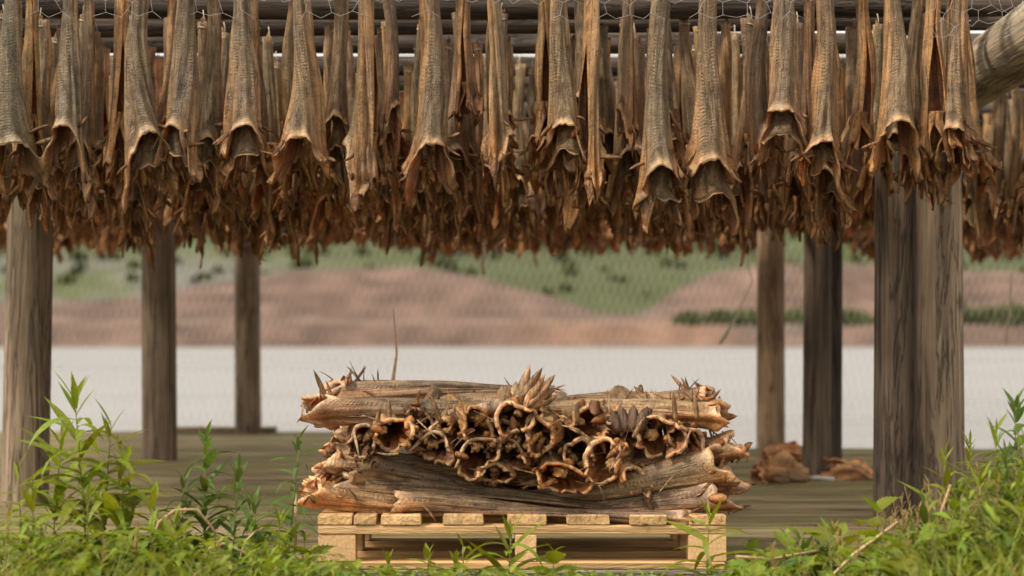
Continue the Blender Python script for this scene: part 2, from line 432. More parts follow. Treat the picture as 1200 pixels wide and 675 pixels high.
def shrubs():
    r = np.random.default_rng(5); P = []; S = []; C = []
    clumps = []
    for k in range(60): clumps.append((r.uniform(54, 118), r.uniform(547, 566), r.uniform(1.2, 5.0)))
    for k in range(50): clumps.append((r.uniform(138, 230), r.uniform(547, 568), r.uniform(1.5, 7.0)))
    for k in range(14): clumps.append((r.uniform(-330, -190), r.uniform(555, 570), r.uniform(2, 4)))
    xs, ys, ZZ = SHORE[0]
    for k in range(320): clumps.append((r.uniform(-300, 300), r.uniform(640, 820), r.uniform(1.0, 3.4)))
    for (x, y, s) in clumps:
        gz_ = ZZ[np.searchsorted(ys, y), np.searchsorted(xs, x)]
        n = int(60 * s)
        d = r.normal(size=(n, 3)); d /= np.linalg.norm(d, axis=1)[:, None]; d *= r.uniform(0.4, 1, (n, 1))
        P.append(np.array([x, y, gz_ + s * 0.25]) + d * np.array([s * 1.25, s, s * 0.85])); S.append(r.uniform(0.35, 0.9, n))
        C.append(np.tile(np.array([0.070, 0.088, 0.030]) * r.uniform(0.65, 1.4), (n, 1)))
    P = np.concatenate(P); S = np.concatenate(S); C = np.concatenate(C); n = len(P)
    a = r.normal(size=(n, 3)); a /= np.linalg.norm(a, axis=1)[:, None]
    b = np.cross(a, r.normal(size=(n, 3))); b /= np.linalg.norm(b, axis=1)[:, None]
    V = np.stack([P + (a + b) * S[:, None], P + (a - b) * S[:, None], P - (a + b) * S[:, None], P - (a - b) * S[:, None]], 1).reshape(-1, 3)
    F = np.arange(n * 4).reshape(-1, 4)
    return mesh_from('shore_shrubs', V, F, np.repeat(C, 4, 0), None, False, M_SHRUB)
tag(obj('shore_shrubs', shrubs()), 'low green bushes along the far bank of the water', 'bushes', kind='stuff')

# ---------------------------------------------------------------- deck of planks
def plank_mesh(name, lx, wy, tz, ch=0.004, seed=0):
    r = random.Random(seed)
    prof = [(-wy / 2, -tz), (-wy / 2, -ch), (-wy / 2 + ch, 0), (0, -0.0012), (wy / 2 - ch, 0), (wy / 2, -ch), (wy / 2, -tz)]
    V = []; F = []; k = len(prof); n = 5
    for i in range(n):
        x = -lx / 2 + lx * i / (n - 1); dz = r.uniform(-0.0015, 0.0015); dy = r.uniform(-0.0015, 0.0015)
        for (y, z) in prof: V.append((x, y + dy, z + dz))
    for i in range(n - 1):
        for j in range(k - 1):
            F.append((i * k + j, (i + 1) * k + j, (i + 1) * k + j + 1, i * k + j + 1))
        F.append((i * k + k - 1, (i + 1) * k + k - 1, (i + 1) * k, i * k))
    F.append(tuple(range(k))); F.append(tuple((n - 1) * k + j for j in range(k - 1, -1, -1)))
    return mesh_from(name, V, F, None, None, False)

deck = tag(empty('deck', (0, 4.95, 0)), kind='structure')
W_PL, GAP = 0.185, 0.018
rd = random.Random(4)
y = 5.0 + W_PL / 2
row = 0
pm = {}
while y < 12.62:
    x1 = 6.2 if y < 10.75 else 1.1
    x0 = -6.2
    cuts = [x0]
    c = x0 + rd.choice((1.6, 2.6, 3.4))
    while c < x1 - 0.7: cuts.append(c); c += 3.6
    cuts.append(x1)
    for a, bb in zip(cuts[:-1], cuts[1:]):
        L = round(bb - a - 0.006, 2); key = (L, row % 3)
        if key not in pm: pm[key] = plank_mesh('plank', L, W_PL, 0.045, seed=len(pm))
        obj('plank', pm[key], M_DECK, deck, ((a + bb) / 2, y - 4.95, rd.uniform(-0.004, 0.003)), (rd.uniform(-0.008, 0.008), 0, 0))
    y += W_PL + GAP; row += 1
for k, xx in enumerate((-5, -3, -1, 1, 3, 5)):
    o = obj('joist', plank_mesh('joist', 7.5 if xx < 1.05 else 5.6, 0.07, 0.15, seed=77 + k), M_DECK, deck, (xx, 3.85 if xx < 1.05 else 2.9, -0.052), (0, 0, R(90)))
o = obj('edge_plank', plank_mesh('edge_plank', 12.4, 0.045, 0.16, seed=99), M_KERB, deck, (0, 0.0, 0.004))
# small loose plank lying under the far left post
tag(obj('loose_board', plank_mesh('loose_board', 0.78, 0.16, 0.035, seed=5), M_DECK, None, (-2.11, 12.44, 0.045), (0, 0, 0.02)),
    'short flat board lying at the foot of the rearmost left post', 'board')

# ---------------------------------------------------------------- posts, beams, poles
def log_mesh(name, L, r0, r1, axis='Z', seed=0, sides=20, n=22, wob=0.006, bow=0.0, lump=0.03):
    r = np.random.default_rng(seed); s1 = SNoise(seed + 5, 8, 0.7, 3.0)
    V = []; U = []
    for i in range(n):
        t = i / (n - 1); rad = r0 + (r1 - r0) * t
        cx, cy = wob * math.sin(2.1 * t + seed) + bow * math.sin(math.pi * t), wob * math.cos(3.0 * t + seed * 2)
        for k in range(sides):
            g = 2 * math.pi * k / sides
            rr = rad * (1 + lump * float(s1(2.0 * math.cos(g) + 3 * t * L * 0.5, 2.0 * math.sin(g))))
            p = (cx + rr * math.cos(g), cy + rr * math.sin(g), t * L)
            V.append({'Z': p, 'X': (p[2], p[0], p[1]), 'Y': (p[0], p[2], p[1])}[axis])
    F = []
    for i in range(n - 1):
        for k in range(sides):
            k2 = (k + 1) % sides; q = (i * sides + k, i * sides + k2, (i + 1) * sides + k2, (i + 1) * sides + k)
            F.append(q if axis != 'Y' else q[::-1])
    F.append(tuple(range(sides))); F.append(tuple((n - 1) * sides + k for k in range(sides - 1, -1, -1)))
    me = mesh_from(name, V, F, None, None, True)
    return me

POSTS = []
def post(px, w_px, Y, top, label, mat=M_POST, lean=0.0, seed=1, dx=0):
    X = (px - 600) * Y / 2000 + dx; r = w_px * Y / 4000
    o = obj('rack_post', log_mesh('rack_post', top + 0.3, r * 1.03, r * 0.96, 'Z', seed), mat, None, (X, Y, -0.3), (0, lean, 0))
    POSTS.append((X, Y, r)); return tag(o, label, 'post', 'upright posts of the drying rack')
post(26, 54, 7.05, 1.62, 'thick grey brown post at the left edge of the picture', lean=0.022, seed=1)
post(186, 40, 9.57, 1.62, 'middle post of the three on the left side', seed=2)
post(291, 31, 12.4, 1.62, 'thinnest rearmost post on the left with a board at its foot', seed=3)
post(904, 33, 10.65, 1.62, 'pale rearmost post on the right beside the fallen fish scraps', mat_wood('pale_post_wood', (0.40, 0.27, 0.165), (0.22, 0.145, 0.085), 'Z', 0.8), seed=4)
post(958, 33, 8.45, 1.62, 'brown post between the two fallen dried fish heads', mat_wood('brown_post_wood', (0.17, 0.125, 0.085), (0.075, 0.053, 0.038), 'Z', 0.8), seed=5)
post(974, 25, 8.75, 1.62, 'blackish post half hidden behind the brown post', M_SHADEPOST, seed=6)
rp = post(1049, 52, 6.60, 2.02, 'left one of the paired front right posts, darker', mat_wood('front_post_wood', (0.26, 0.195, 0.14), (0.105, 0.075, 0.055), 'Z', 0.8), seed=7)
post(1101, 53, 6.42, 2.02, 'right one of the paired front right posts, paler with a light edge', seed=8)
# bolt through the paired posts
bt = empty('bolt', at(1066, 46, 6.40)); tag(bt, 'short steel bolt end sticking out of the paired right posts', 'bolt')
g = Geo(); v, f, u = tube([(-0.035, 0, 0), (0.03, 0, 0)], 0.006, 8); g.add(v, f); obj('shank', g.mesh('shank'), M_STEEL, bt)
g = Geo(); v, f, u = tube([(-0.022, 0, 0), (-0.008, 0, 0)], 0.014, 6); g.add(v, f); obj('nut', g.mesh('nut', False), M_STEEL, bt)

def beam(x_at7, slope, y0, y1, r, label, seed):
    L = y1 - y0
    o = obj('rack_beam', log_mesh('rack_beam', L, r, r * 0.92, 'Y', seed, n=30, wob=0.01, sides=24), M_BEAM, None,
            (x_at7 + slope * (y0 - 7), y0, 1.835 - r), (0, 0, -math.atan(slope)))
    tag(o, label, 'beam', 'long beams carrying the poles')
beam(1.845, 0.0365, 4.6, 13.0, 0.125, 'thick pale log jutting out of the top right corner', 31)
beam(-2.27, 0.018, 4.9, 13.0, 0.11, 'thick log running into the distance above the left posts', 32)
beam(5.2, 0.0365, 6.5, 13.0, 0.11, 'far right log carrying the poles of the next bay', 33)

POLES = []
ys = [5.72, 6.10, 6.50, 6.98]
while ys[-1] < 12.0: ys.append(ys[-1] + 0.47)
ordn = ['first', 'second', 'third', 'fourth', 'fifth', 'sixth', 'seventh', 'eighth', 'ninth', 'tenth', 'eleventh', 'twelfth', 'thirteenth', 'fourteenth', 'fifteenth', 'sixteenth']
for i, yy in enumerate(ys):
    x0, x1 = (-2.75, 2.05) if i < 3 else (-4.6, 5.6)
    r = 0.051 - 0.0014 * i if i else 0.045
    zc = 1.835 + r if i else 1.96
    if i == 1: zc = 1.882
    o = obj('drying_pole', log_mesh('drying_pole', x1 - x0, r, r * 0.9, 'X', 50 + i, sides=12, n=26, wob=0.012, bow=0.012), M_POLE, None, (x0, yy, zc))
    tag(o, 'horizontal round pole, the %s from the front, fish tied along it' % ordn[i], 'pole', 'poles the fish hang from')
    POLES.append((yy, x0, x1, zc, r))
print('poles', len(POLES))

# ================================================================ DRIED FISH
def fish_geo(seed, L=0.50, wn=0.062, wt=0.017, depth=0.78, ext=0.15, nt=24, nth=26, slit=0.30, bend=0.0, bow=0.0,
             rag=0.05, wr=0.055, ring=False, crush=0.0, side_open=0.0, twist=0.0, sway=0.0, fat=False, ruff=1.0):
    r = np.random.default_rng(seed)
    ti = np.linspace(0, 1, nt) ** 0.92
    if nt > 20: ti = np.sort(np.concatenate([ti[:-3], np.linspace(0.90, 1.0, 6)]))
    nt = len(ti)
    uj = np.linspace(-1, 1, nth)
    T, U = np.meshgrid(ti, uj, indexing='ij')
    dl = 0.02 + slit * sstep(0.35, 0.9, T)
    TH = U * (math.pi - dl)
    A = np.abs(TH)
    wp = np.interp(T, [0, .04, .12, .3, .55, .78, .92, 1], np.array([wt * 1.1, wt, wt * 1.08, wt * 0.4 + wn * .40, wn * .76, wn * .95, wn, wn * 0.93] if fat else [wt * 1.1, wt, wt * 1.05, wt * .5 + wn * .27, wn * .60, wn * .76, wn * .88, wn * 1.05]))
    # wrinkles
    rr = np.ones_like(T)
    lr = [1 + 0.09 * np.sin(r.uniform(3, 9) * T + r.uniform(0, 6.28)) + 0.05 * np.sin(r.uniform(9, 18) * T + r.uniform(0, 6.28)) for q in (0, 1)]
    rr *= np.where(TH < 0, lr[0] - 1, lr[1] - 1) * np.minimum(1, A * 1.2) * sstep(0, .2, T) + 1
    calm = 1 - (0.75 if ring or ruff < .5 else 0.35) * sstep(.75, .97, T)
    for k in range(9):
        m = r.uniform(1.5, 13); rr += calm * wr * (0.35 + 0.9 * T) * r.uniform(.4, 1) * np.sin(m * TH + r.uniform(-9, 9) * T + r.uniform(0, 6.28)) / (1 + m * 0.10)
    for k in range(2):   # long folds that run down the sides
        th0 = r.uniform(0.7, 2.2) * (1 if k else -1); rr -= calm * 0.26 * np.exp(-((TH - th0 - r.uniform(-.8, .8) * (T - .5) - 0.15 * np.sin(7 * T + k)) / 0.17) ** 2) * sstep(0.02, 0.3, T)
    rr += 0.10 * np.exp(-(TH / 0.30) ** 2) * (1 - 0.5 * T)
    a1 = r.uniform(1.35, 1.75) + 0.25 * np.sign(TH) * r.uniform(-1, 1)
    if ring:
        rr *= 1 + sstep(.55, 1, T) * (0.09 * np.sin(2 * TH + r.uniform(0, 6.28)) + 0.07 * np.sin(3 * TH + r.uniform(0, 6.28)) + 0.035 * np.sin(5 * TH + r.uniform(0, 6.28)))
    if ruff < .5:
        rr *= 1 + sstep(.5, 1, T) * (0.15 * np.sin(2 * TH + r.uniform(0, 6.28)) + 0.11 * np.sin(3 * TH + r.uniform(0, 6.28)) + 0.05 * np.sin(5 * TH + r.uniform(0, 6.28)))
    if not ring:
        for k in range(4):
            m = r.uniform(5, 15); rr += ruff * 0.05 * sstep(.62, .95, T) * np.sin(m * TH + r.uniform(-14, 14) * T + r.uniform(0, 6.28)) * r.uniform(.5, 1.2)
    E = sstep(0.08, 1.0, A / a1) * (1 - r.uniform(.25, .6) * sstep(1.05, 1.6, A / a1))
    sk = r.uniform(-.25, .25)
    lob = 0.5 + 0.5 * np.sin(r.uniform(2, 3.2) * TH + r.uniform(0, 6.28)) * 0.6
    jag_c = np.interp(np.arange(nth), np.linspace(0, nth, 13), r.uniform(-.7, 1, 13)) + r.uniform(-.45, .45, nth)
    jag = np.interp(U, uj, jag_c)
    if ring: jag = jag * 0.35
    z = -(T * L + sstep(.52, 1, T) * ext * E * (0.85 + sk * np.sign(TH) + 0.2 * lob) + T ** 7 * rag * jag * (0.06 + 0.22 * (not ring) + E * E))
    if ring: z = z + sstep(.78, 1, T) * (0.011 * np.sin(2 * TH + r.uniform(0, 6.28)) + 0.008 * np.sin(3 * TH + r.uniform(0, 6.28)) + 0.006 * np.sin(7 * TH + r.uniform(0, 6.28)))
    lipv = np.clip(0.55 + 0.45 * np.cos(TH + r.uniform(-.9, .9)) + 0.15 * np.sin(3 * TH + r.uniform(0, 6.28)), 0, 1.1) if ring else 1.0
    # hood like lip over the arch, flaring flaps below
    fl = sstep(0.86, 1.0, T)
    rr = rr + (0.16 * fl + 0.16 * sstep(.95, 1, T)) * (0.35 + 0.65 * np.cos(TH / 2) ** 2) * (0.2 if ring else 1)
    fv = sstep(0.7, 1.0, T) * E
    rr = rr + (0.12 if ring else 0.8 * ruff) * fv * (0.16 * np.sin(r.uniform(3, 6) * TH + r.uniform(0, 6.28)) + 0.13 * np.sin(r.uniform(7, 13) * TH + r.uniform(0, 6.28)) + r.uniform(-0.12, 0.16))
    th = np.where(T > (0.86 if ring else 0.93), 0.0045 + (0.011 * lipv + 0.004 if ring else (0.008 if ruff > .5 else 0.012)) * sstep(.86 if ring else .93, .985, T) * (1 - 0.6 * E if not ring else 1.0), 0.0035 + 0.002 * T)
    def surf(off):
        ww = wp * rr + off
        x = ww * np.sin(TH) * (1 + side_open * fv)
        y = -(ww * depth) * np.cos(TH) * (1 - crush * sstep(.2, .9, T))
        if twist:
            ca, sa = np.cos(twist * (T - 1)), np.sin(twist * (T - 1)); x, y = x * ca - y * sa, x * sa + y * ca
        x = x + bend * T ** 2 + sway * np.sin(4.2 * T + seed) * T + 0.006 * np.sin(5 * T + seed)
        y = y + bow * np.sin(math.pi * T) + 0.004 * np.sin(6 * T + 2 * seed)
        return np.stack([x, y, z], -1)
    outer = surf(0.0); inner = surf(-th)
    if True:   # rounded lip: last inner ring sits a little back
        inner[-1, :, 2] += 0.003
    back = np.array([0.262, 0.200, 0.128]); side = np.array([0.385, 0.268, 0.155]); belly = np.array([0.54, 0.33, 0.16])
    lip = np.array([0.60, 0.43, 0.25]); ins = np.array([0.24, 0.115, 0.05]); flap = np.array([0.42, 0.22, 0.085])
    if ring or ruff < .5: lip = np.array([0.68, 0.53, 0.34])
    wv = sstep(0.4, 1.5, A + 0.4 * np.sin(5 * T + seed))[..., None]; wb = sstep(1.8, 2.8, A)[..., None]
    edge_glow = (np.exp(-((A - 1.45) / .35) ** 2) * (0.4 + 0.6 * np.sin(4 * T + seed)) * 0.6)[..., None].clip(0, 1)  # glow of light through the thin edges, painted as an orange side band
    co = back * (1 - wv) + side * wv; co = co * (1 - edge_glow) + np.array([0.50, 0.27, 0.10]) * edge_glow; co = co * (1 - wb) + belly * wb
    ff = (sstep(.74, .92, T) * E)[..., None] * 0.85; co = co * (1 - ff) + flap * ff
    lp = (sstep(.94, .985, T) * (1 - 0.75 * E if not ring else (0.25 + 0.75 * lipv)))[..., None]; co = co * (1 - lp) + lip * lp
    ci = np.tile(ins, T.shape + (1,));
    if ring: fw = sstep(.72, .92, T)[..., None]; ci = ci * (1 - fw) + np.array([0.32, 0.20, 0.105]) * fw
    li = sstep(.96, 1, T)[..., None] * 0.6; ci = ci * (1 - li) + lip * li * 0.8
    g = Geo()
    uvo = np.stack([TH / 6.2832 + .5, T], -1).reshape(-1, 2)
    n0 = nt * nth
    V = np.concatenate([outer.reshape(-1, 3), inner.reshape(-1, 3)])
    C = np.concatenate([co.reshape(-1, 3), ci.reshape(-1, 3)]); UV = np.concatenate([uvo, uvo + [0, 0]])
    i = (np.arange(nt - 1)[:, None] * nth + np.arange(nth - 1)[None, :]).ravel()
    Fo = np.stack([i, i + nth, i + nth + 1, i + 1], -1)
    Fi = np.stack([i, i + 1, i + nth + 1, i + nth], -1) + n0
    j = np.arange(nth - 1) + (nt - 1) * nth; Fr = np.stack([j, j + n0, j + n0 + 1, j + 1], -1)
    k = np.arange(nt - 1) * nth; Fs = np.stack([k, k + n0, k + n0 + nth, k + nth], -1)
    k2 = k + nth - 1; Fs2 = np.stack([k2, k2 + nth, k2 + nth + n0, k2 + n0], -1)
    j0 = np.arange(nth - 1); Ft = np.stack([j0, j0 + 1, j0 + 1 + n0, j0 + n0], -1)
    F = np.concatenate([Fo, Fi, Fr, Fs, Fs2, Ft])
    info = dict(rim=outer[-1], th=TH[-1], outer=outer, inner=inner, ti=ti, L=L, wn=wn)
    return V, F, C, UV, info

def flap_geo(seed, info, n=7, size=1.0, ring=False):
    """ragged strips and gill scraps hanging from the neck rim"""
    r = random.Random(seed); g = Geo(); rim = info['rim']; nth = len(rim)
    for k in range(n):
        j = r.randrange(nth) if ring else int((0.5 + r.choice((-1, 1)) * r.uniform(0.10, 0.48)) * (nth - 1))
        p = Vector(rim[j]) + Vector((0, 0, r.uniform(0.0, 0.035)))
        out = Vector((p.x - info['rim'][:, 0].mean(), p.y - info['rim'][:, 1].mean(), 0)).normalized()
        if ring:
            d = -out * r.uniform(.2, .8) + Vector((0, 0, r.uniform(-.5, 0.5)))
        else:
            d = Vector((0, 0, -1)) + out * r.uniform(-0.3, 0.9) + Vector((r.uniform(-.4, .4), r.uniform(-.4, .4), 0))
        v, f = blade(p - d.normalized() * 0.012, d, Vector((-out.y, out.x, 0)) + Vector((r.uniform(-.4, .4), r.uniform(-.4, .4), r.uniform(-.3, .3))),
                     size * r.uniform(0.03, 0.075), size * r.uniform(0.018, 0.050), r.uniform(-1.3, 1.3), 5)
        base = np.array(r.choice([(0.46, 0.25, 0.09), (0.36, 0.18, 0.065), (0.56, 0.35, 0.16), (0.26, 0.13, 0.058)]))
        g.add(v, f, base, np.array(v)[:, :2] * 8)
    if ring:      # crumpled flesh lump inside the neck
        inn = info['inner']; lvl = int(len(inn) * 0.80); c = inn[lvl].mean(0)
        for lump in range(1 + seed % 2):
            rad = info['wn'] * (0.52, 0.38)[lump]; an = r.uniform(0, 6.28); rr_ = info['wn'] * r.uniform(.25, .5)
            off = np.array([math.cos(an) * rr_, math.sin(an) * rr_ * .8, 0])
            m = 12; V = []; F = []
            s1 = SNoise(seed + 3 + lump, 12, 1.5, 8)
            for a in range(m + 1):
                ph = math.pi * a / m
                for bq in range(16):
                    q = 2 * math.pi * bq / 16
                    d = np.array([math.sin(ph) * math.cos(q), math.sin(ph) * math.sin(q), math.cos(ph)])
                    k = 1 + 0.55 * float(s1(d[0] * 2 + d[2], d[1] * 2 - d[2]))
                    V.append(c + off + d * k * np.array([rad * .55, rad * .42, rad * 0.7]) + np.array([0, 0, -0.004]))
            for a in range(m):
                for bq in range(16):
                    b2 = (bq + 1) % 16; F.append((a * 16 + bq, a * 16 + b2, (a + 1) * 16 + b2, (a + 1) * 16 + bq))
            g.add(V, F, np.array(((0.50, 0.33, 0.16), (0.40, 0.21, 0.09))[lump]) * r.uniform(0.75, 1.2), np.array(V)[:, :2] * 8)
    return g

def fin_geo(seed, info, sgn, up=False):
    r = random.Random(seed); g = Geo(); nth = len(info['th'])
    lv = int(len(info['ti']) * r.uniform(0.74, 0.9)); j = int((0.5 + sgn * r.uniform(0.16, 0.26)) * (nth - 1))
    p = Vector(info['outer'][lv][j]); out = Vector((sgn, r.uniform(-0.9, 0.1), 0)).normalized()
    d = out * r.uniform(0.5, 1.0) + Vector((0, 0, r.uniform(0.1, 0.9) if up else r.uniform(-1.0, 0.35)))
    v, f = blade(p - out * 0.008, d, Vector((0, 0, 1)) + Vector((r.uniform(-.4, .4),) * 3), r.uniform(0.06, 0.105), r.uniform(0.014, 0.024), r.uniform(-.9, .9), 6, 0.0022)
    g.add(v, f, np.array((0.33, 0.20, 0.095)) * r.uniform(0.75, 1.3), np.array(v)[:, :2] * 8)
    return g

def tail_geo(seed, wt, fan=1.0, ln=0.055):
    r = random.Random(seed); g = Geo()
    n = 7
    for k in range(n):
        a = (k / (n - 1) - 0.5) * 1.5 * fan + r.uniform(-.08, .08)
        d = Vector((math.sin(a), r.uniform(-.15, .15), math.cos(a)))
        v, f = blade((math.sin(a) * wt * 0.4, r.uniform(-.004, .004), -0.012), d, (1, 0, 0), ln * r.uniform(.75, 1.15), 0.013 * (0.6 + fan * .5), r.uniform(-.5, .5), 4, 0.0025)
        g.add(v, f, np.array((0.42, 0.28, 0.15)) * r.uniform(0.8, 1.15), np.array(v)[:, :2] * 8)
    return g

CORD_ME = {}
def cord_mesh(h):
    key = round(h, 2)
    if key not in CORD_ME:
        g = Geo(); pts = [(0.019 * math.cos(a), 0.019 * math.sin(a), -0.02 + 0.003 * math.sin(2 * a)) for a in np.linspace(0, 6.2, 9)]
        v, f, u = tube(pts, 0.0018, 4); g.add(v, f)
        v, f, u = tube([(0.004, -0.012, -0.02), (0.002, -0.006, h * .6), (0, 0.0, h)], 0.0015, 4); g.add(v, f)
        CORD_ME[key] = g.mesh('tie_cord', mat=M_CORD)
    return CORD_ME[key]

class Variant: pass
def make_variant(seed, tailfan=0.25, finup=False, nflap=6, flapsize=1.0, hood=True, lumps=None, **kw):
    o = Variant(); V, F, C, U, info = fish_geo(seed, **kw); o.info = info
    o.arr = (V, F, C, U)
    o.body = mesh_from('body', V, F, C, U, True, M_FISH)
    ring = kw.get('ring', False)
    o.flapg = flap_geo(seed + 100, info, nflap, flapsize, ring if lumps is None else lumps)
    o.flap = o.flapg.mesh('neck_flap', True, M_FISH)
    o.flaps = []; f0 = 0
    for vv, cc, uu in zip(o.flapg.v, o.flapg.c, o.flapg.uv):
        fs = [tuple(q - f0 for q in f) for f in o.flapg.f if f0 <= f[0] < f0 + len(vv)]; f0 += len(vv)
        o.flaps.append(mesh_from('neck_flap', vv, fs, cc, uu, True, M_FISH))
    o.hood = None
    if hood and not ring and kw.get('nt', 0) > 20 and random.Random(seed).random() < .68:
        hw = info['wn']; rh = random.Random(seed)
        V2, F2, C2, U2, i2 = fish_geo(seed + 5, L=rh.uniform(.09, .14), wn=hw * rh.uniform(.85, 1.05), wt=hw * .55, depth=.62, ext=rh.uniform(.04, .08), nt=22, nth=26, fat=True, slit=.6, rag=.06, wr=.13, bend=rh.uniform(-.02, .02))
        C2 = C2 * np.array([.78, .72, .66]); V2 = V2 + np.array([info['rim'][:, 0].mean() * .8 + rh.uniform(-.012, .012), rh.uniform(.0, .015), -info['L'] + rh.uniform(.01, .035)])
        o.hood = mesh_from('collar', V2, F2, C2, U2, True, M_FISH)
    o.fins = [fin_geo(seed + 200 + s, info, s, finup).mesh('pectoral_fin', True, M_FISH) for s in (-1, 1)]
    o.tail = tail_geo(seed + 300, kw.get('wt', 0.017), tailfan, 0.03 if tailfan < .5 else .055).mesh('tail_fin', True, M_FISH)
    return o

def put_fish(var, name, label, group, loc=None, rot=None, scale=None, mw=None, tint=(1, 1, 1), cord=None, cat='dried fish', tail=True, joined=False):
    e = bpy.data.objects.new(name, None); e.empty_display_size = 0.05; link(e)
    if mw is not None: e.matrix_world = mw
    else:
        e.location = loc; e.rotation_euler = rot or (0, 0, 0); e.scale = scale or (1, 1, 1)
    tag(e, label, cat, group)
    parts = [('body', var.body)] + ([('neck_flap', var.flap)] if joined else [('neck_flap', q) for q in var.flaps]) + [('pectoral_fin', var.fins[0]), ('pectoral_fin', var.fins[1])]
    if var.hood is not None: parts.append(('collar', var.hood))
    if tail: parts.append(('tail_fin', var.tail))
    for nm, me in parts:
        o = bpy.data.objects.new(nm, me); o.color = (*tint, 1); link(o, e)
        if joined and nm == 'neck_flap': o['kind'] = 'stuff'
    if cord is not None: link(bpy.data.objects.new('tie_cord', cord_mesh(cord)), e)
    return e

# ---- front row, measured fish by fish: centre px, arch py, neck width px, yaw, ext, tint, label
FR = [
 (12, 168, 60, 0.3, 0.13, (0.72, 0.72, 0.62), 'broad olive dried fish at the left edge in the front row'),
 (84, 150, 48, -0.2, 0.17, (0.80, 0.76, 0.66), 'narrow brown dried fish hanging second from the left in front'),
 (164, 158, 52, 0.35, 0.20, (0.95, 0.86, 0.74), 'front row dried fish with long ragged flaps, third from the left'),
 (219, 150, 48, -0.3, 0.15, (0.85, 0.76, 0.64), 'smooth front row dried fish, fourth from the left'),
 (285, 150, 50, 0.1, 0.12, (1.02, 0.92, 0.80), 'pale greyish front row dried fish, fifth from the left'),
 (355, 162, 54, 0.0, 0.13, (1.05, 0.92, 0.74), 'bell shaped front row dried fish with a fin on its left, sixth from the left'),
 (430, 165, 46, -0.5, 0.16, (0.95, 0.85, 0.70), 'front row dried fish folded open along one side, seventh from the left'),
 (503, 168, 52, 0.1, 0.15, (1.0, 0.88, 0.72), 'straight smooth front row dried fish left of the picture centre'),
 (580, 160, 48, 0.5, 0.13, (1.08, 0.95, 0.76), 'front row dried fish with pale folded collar, just left of the picture centre'),
 (654, 150, 46, -0.2, 0.14, (1.10, 0.96, 0.74), 'slender sandy front row dried fish with a pale wrinkled collar'),
 (693, 180, 44, 0.6, 0.13, (1.05, 0.90, 0.68), 'orange edged front row dried fish beside the slender sandy one'),
 (776, 198, 48, -0.1, 0.08, (0.90, 0.82, 0.70), 'longest front row dried fish, grey skinned, hanging far below its neighbours'),
 (832, 190, 54, 0.2, 0.08, (1.05, 0.90, 0.72), 'long broad front row dried fish right of the longest grey one'),
 (920, 132, 54, -0.2, 0.16, (1.0, 0.86, 0.72), 'front row dried fish with a short wide hood high above its neighbours'),
 (967, 168, 46, 0.1, 0.13, (1.05, 0.88, 0.70), 'plain brown front row dried fish right of the short hooded one'),
 (1043, 145, 54, 0.0, 0.17, (1.05, 0.92, 0.74), 'front row dried fish with a big arched collar left of the paired posts'),
 (1097, 140, 38, 0.9, 0.10, (1.15, 0.98, 0.74), 'thin orange edged dried fish in front of the paired posts'),
 (1126, 150, 44, -0.4, 0.12, (1.02, 0.86, 0.70), 'rightmost front row dried fish next to the thick pale log'),
]
fy = POLES[0][0] - 0.055
GF = 'dried fish hanging in the front row'
for i, (px, py, wpx, yaw, ext, tint, lab) in enumerate(FR):
    ax = at(px, py, fy); zt = 1.93
    L = zt - ax.z; hw = wpx * fy / 4000 * 0.93
    if abs(yaw) > .45: yaw *= 3.2
    v = make_variant(1000 + i * 7, L=L, wn=hw, wt=0.026, ext=ext, nt=44, nth=48, slit=0.85 if abs(yaw) > 1 else 0.35, rag=0.045, nflap=5, flapsize=1.0, bend=random.uniform(-.02, .02), wr=random.uniform(.05, .10), twist=random.uniform(-1.3, 1.3), sway=random.uniform(-.014, .014), depth=random.uniform(.62, .95))
    put_fish(v, 'dried_fish', lab, GF, (ax.x, fy, zt), (random.uniform(-.03, .03), random.uniform(-.02, .02), yaw), tint=(tint[0] * .97, tint[1] * 1.02, tint[2] * 1.06), cord=0.05)

# ---- the other fish: variants copied along the poles
rv = random.Random(77)
VARS = [make_variant(2000 + k * 13, L=rv.uniform(.42, .52), wn=rv.uniform(.044, .056), wt=rv.uniform(.020, .027), ext=rv.uniform(.09, .15), depth=rv.uniform(.65, .85),
                     nt=26, nth=28, slit=rv.uniform(.15, .7), rag=rv.uniform(.03, .06), nflap=4, bend=rv.uniform(-.02, .02), bow=rv.uniform(-.012, .012), wr=rv.uniform(.06, .11), twist=rv.uniform(-1.4, 1.4), sway=rv.uniform(-.016, .016)) for k in range(12)]
LOW = []
for k in range(8):
    V, F, C, U, info = fish_geo(3000 + k * 17, L=rv.uniform(.33, .40), wn=rv.uniform(.052, .068), wt=.022, ext=rv.uniform(.07, .12), nt=15, nth=18, slit=rv.uniform(.2, .7), rag=rv.uniform(.02, .05), wr=.09, twist=rv.uniform(-.8, .8))
    fg = flap_geo(3100 + k, info, 2, 1.1)
    for s in (-1, 1):
        q = fin_geo(3200 + k * 2 + s, info, s); a = q.arrays(); fg.add(a[0], a[1], a[2], a[3])
    v2, f2, c2, u2 = fg.arrays()
    f2 = np.array([q if len(q) == 4 else q for q in f2])
    LOW.append((np.concatenate([V, v2]), np.concatenate([F, f2 + len(V)]), np.concatenate([C, c2]), np.concatenate([U, u2])))

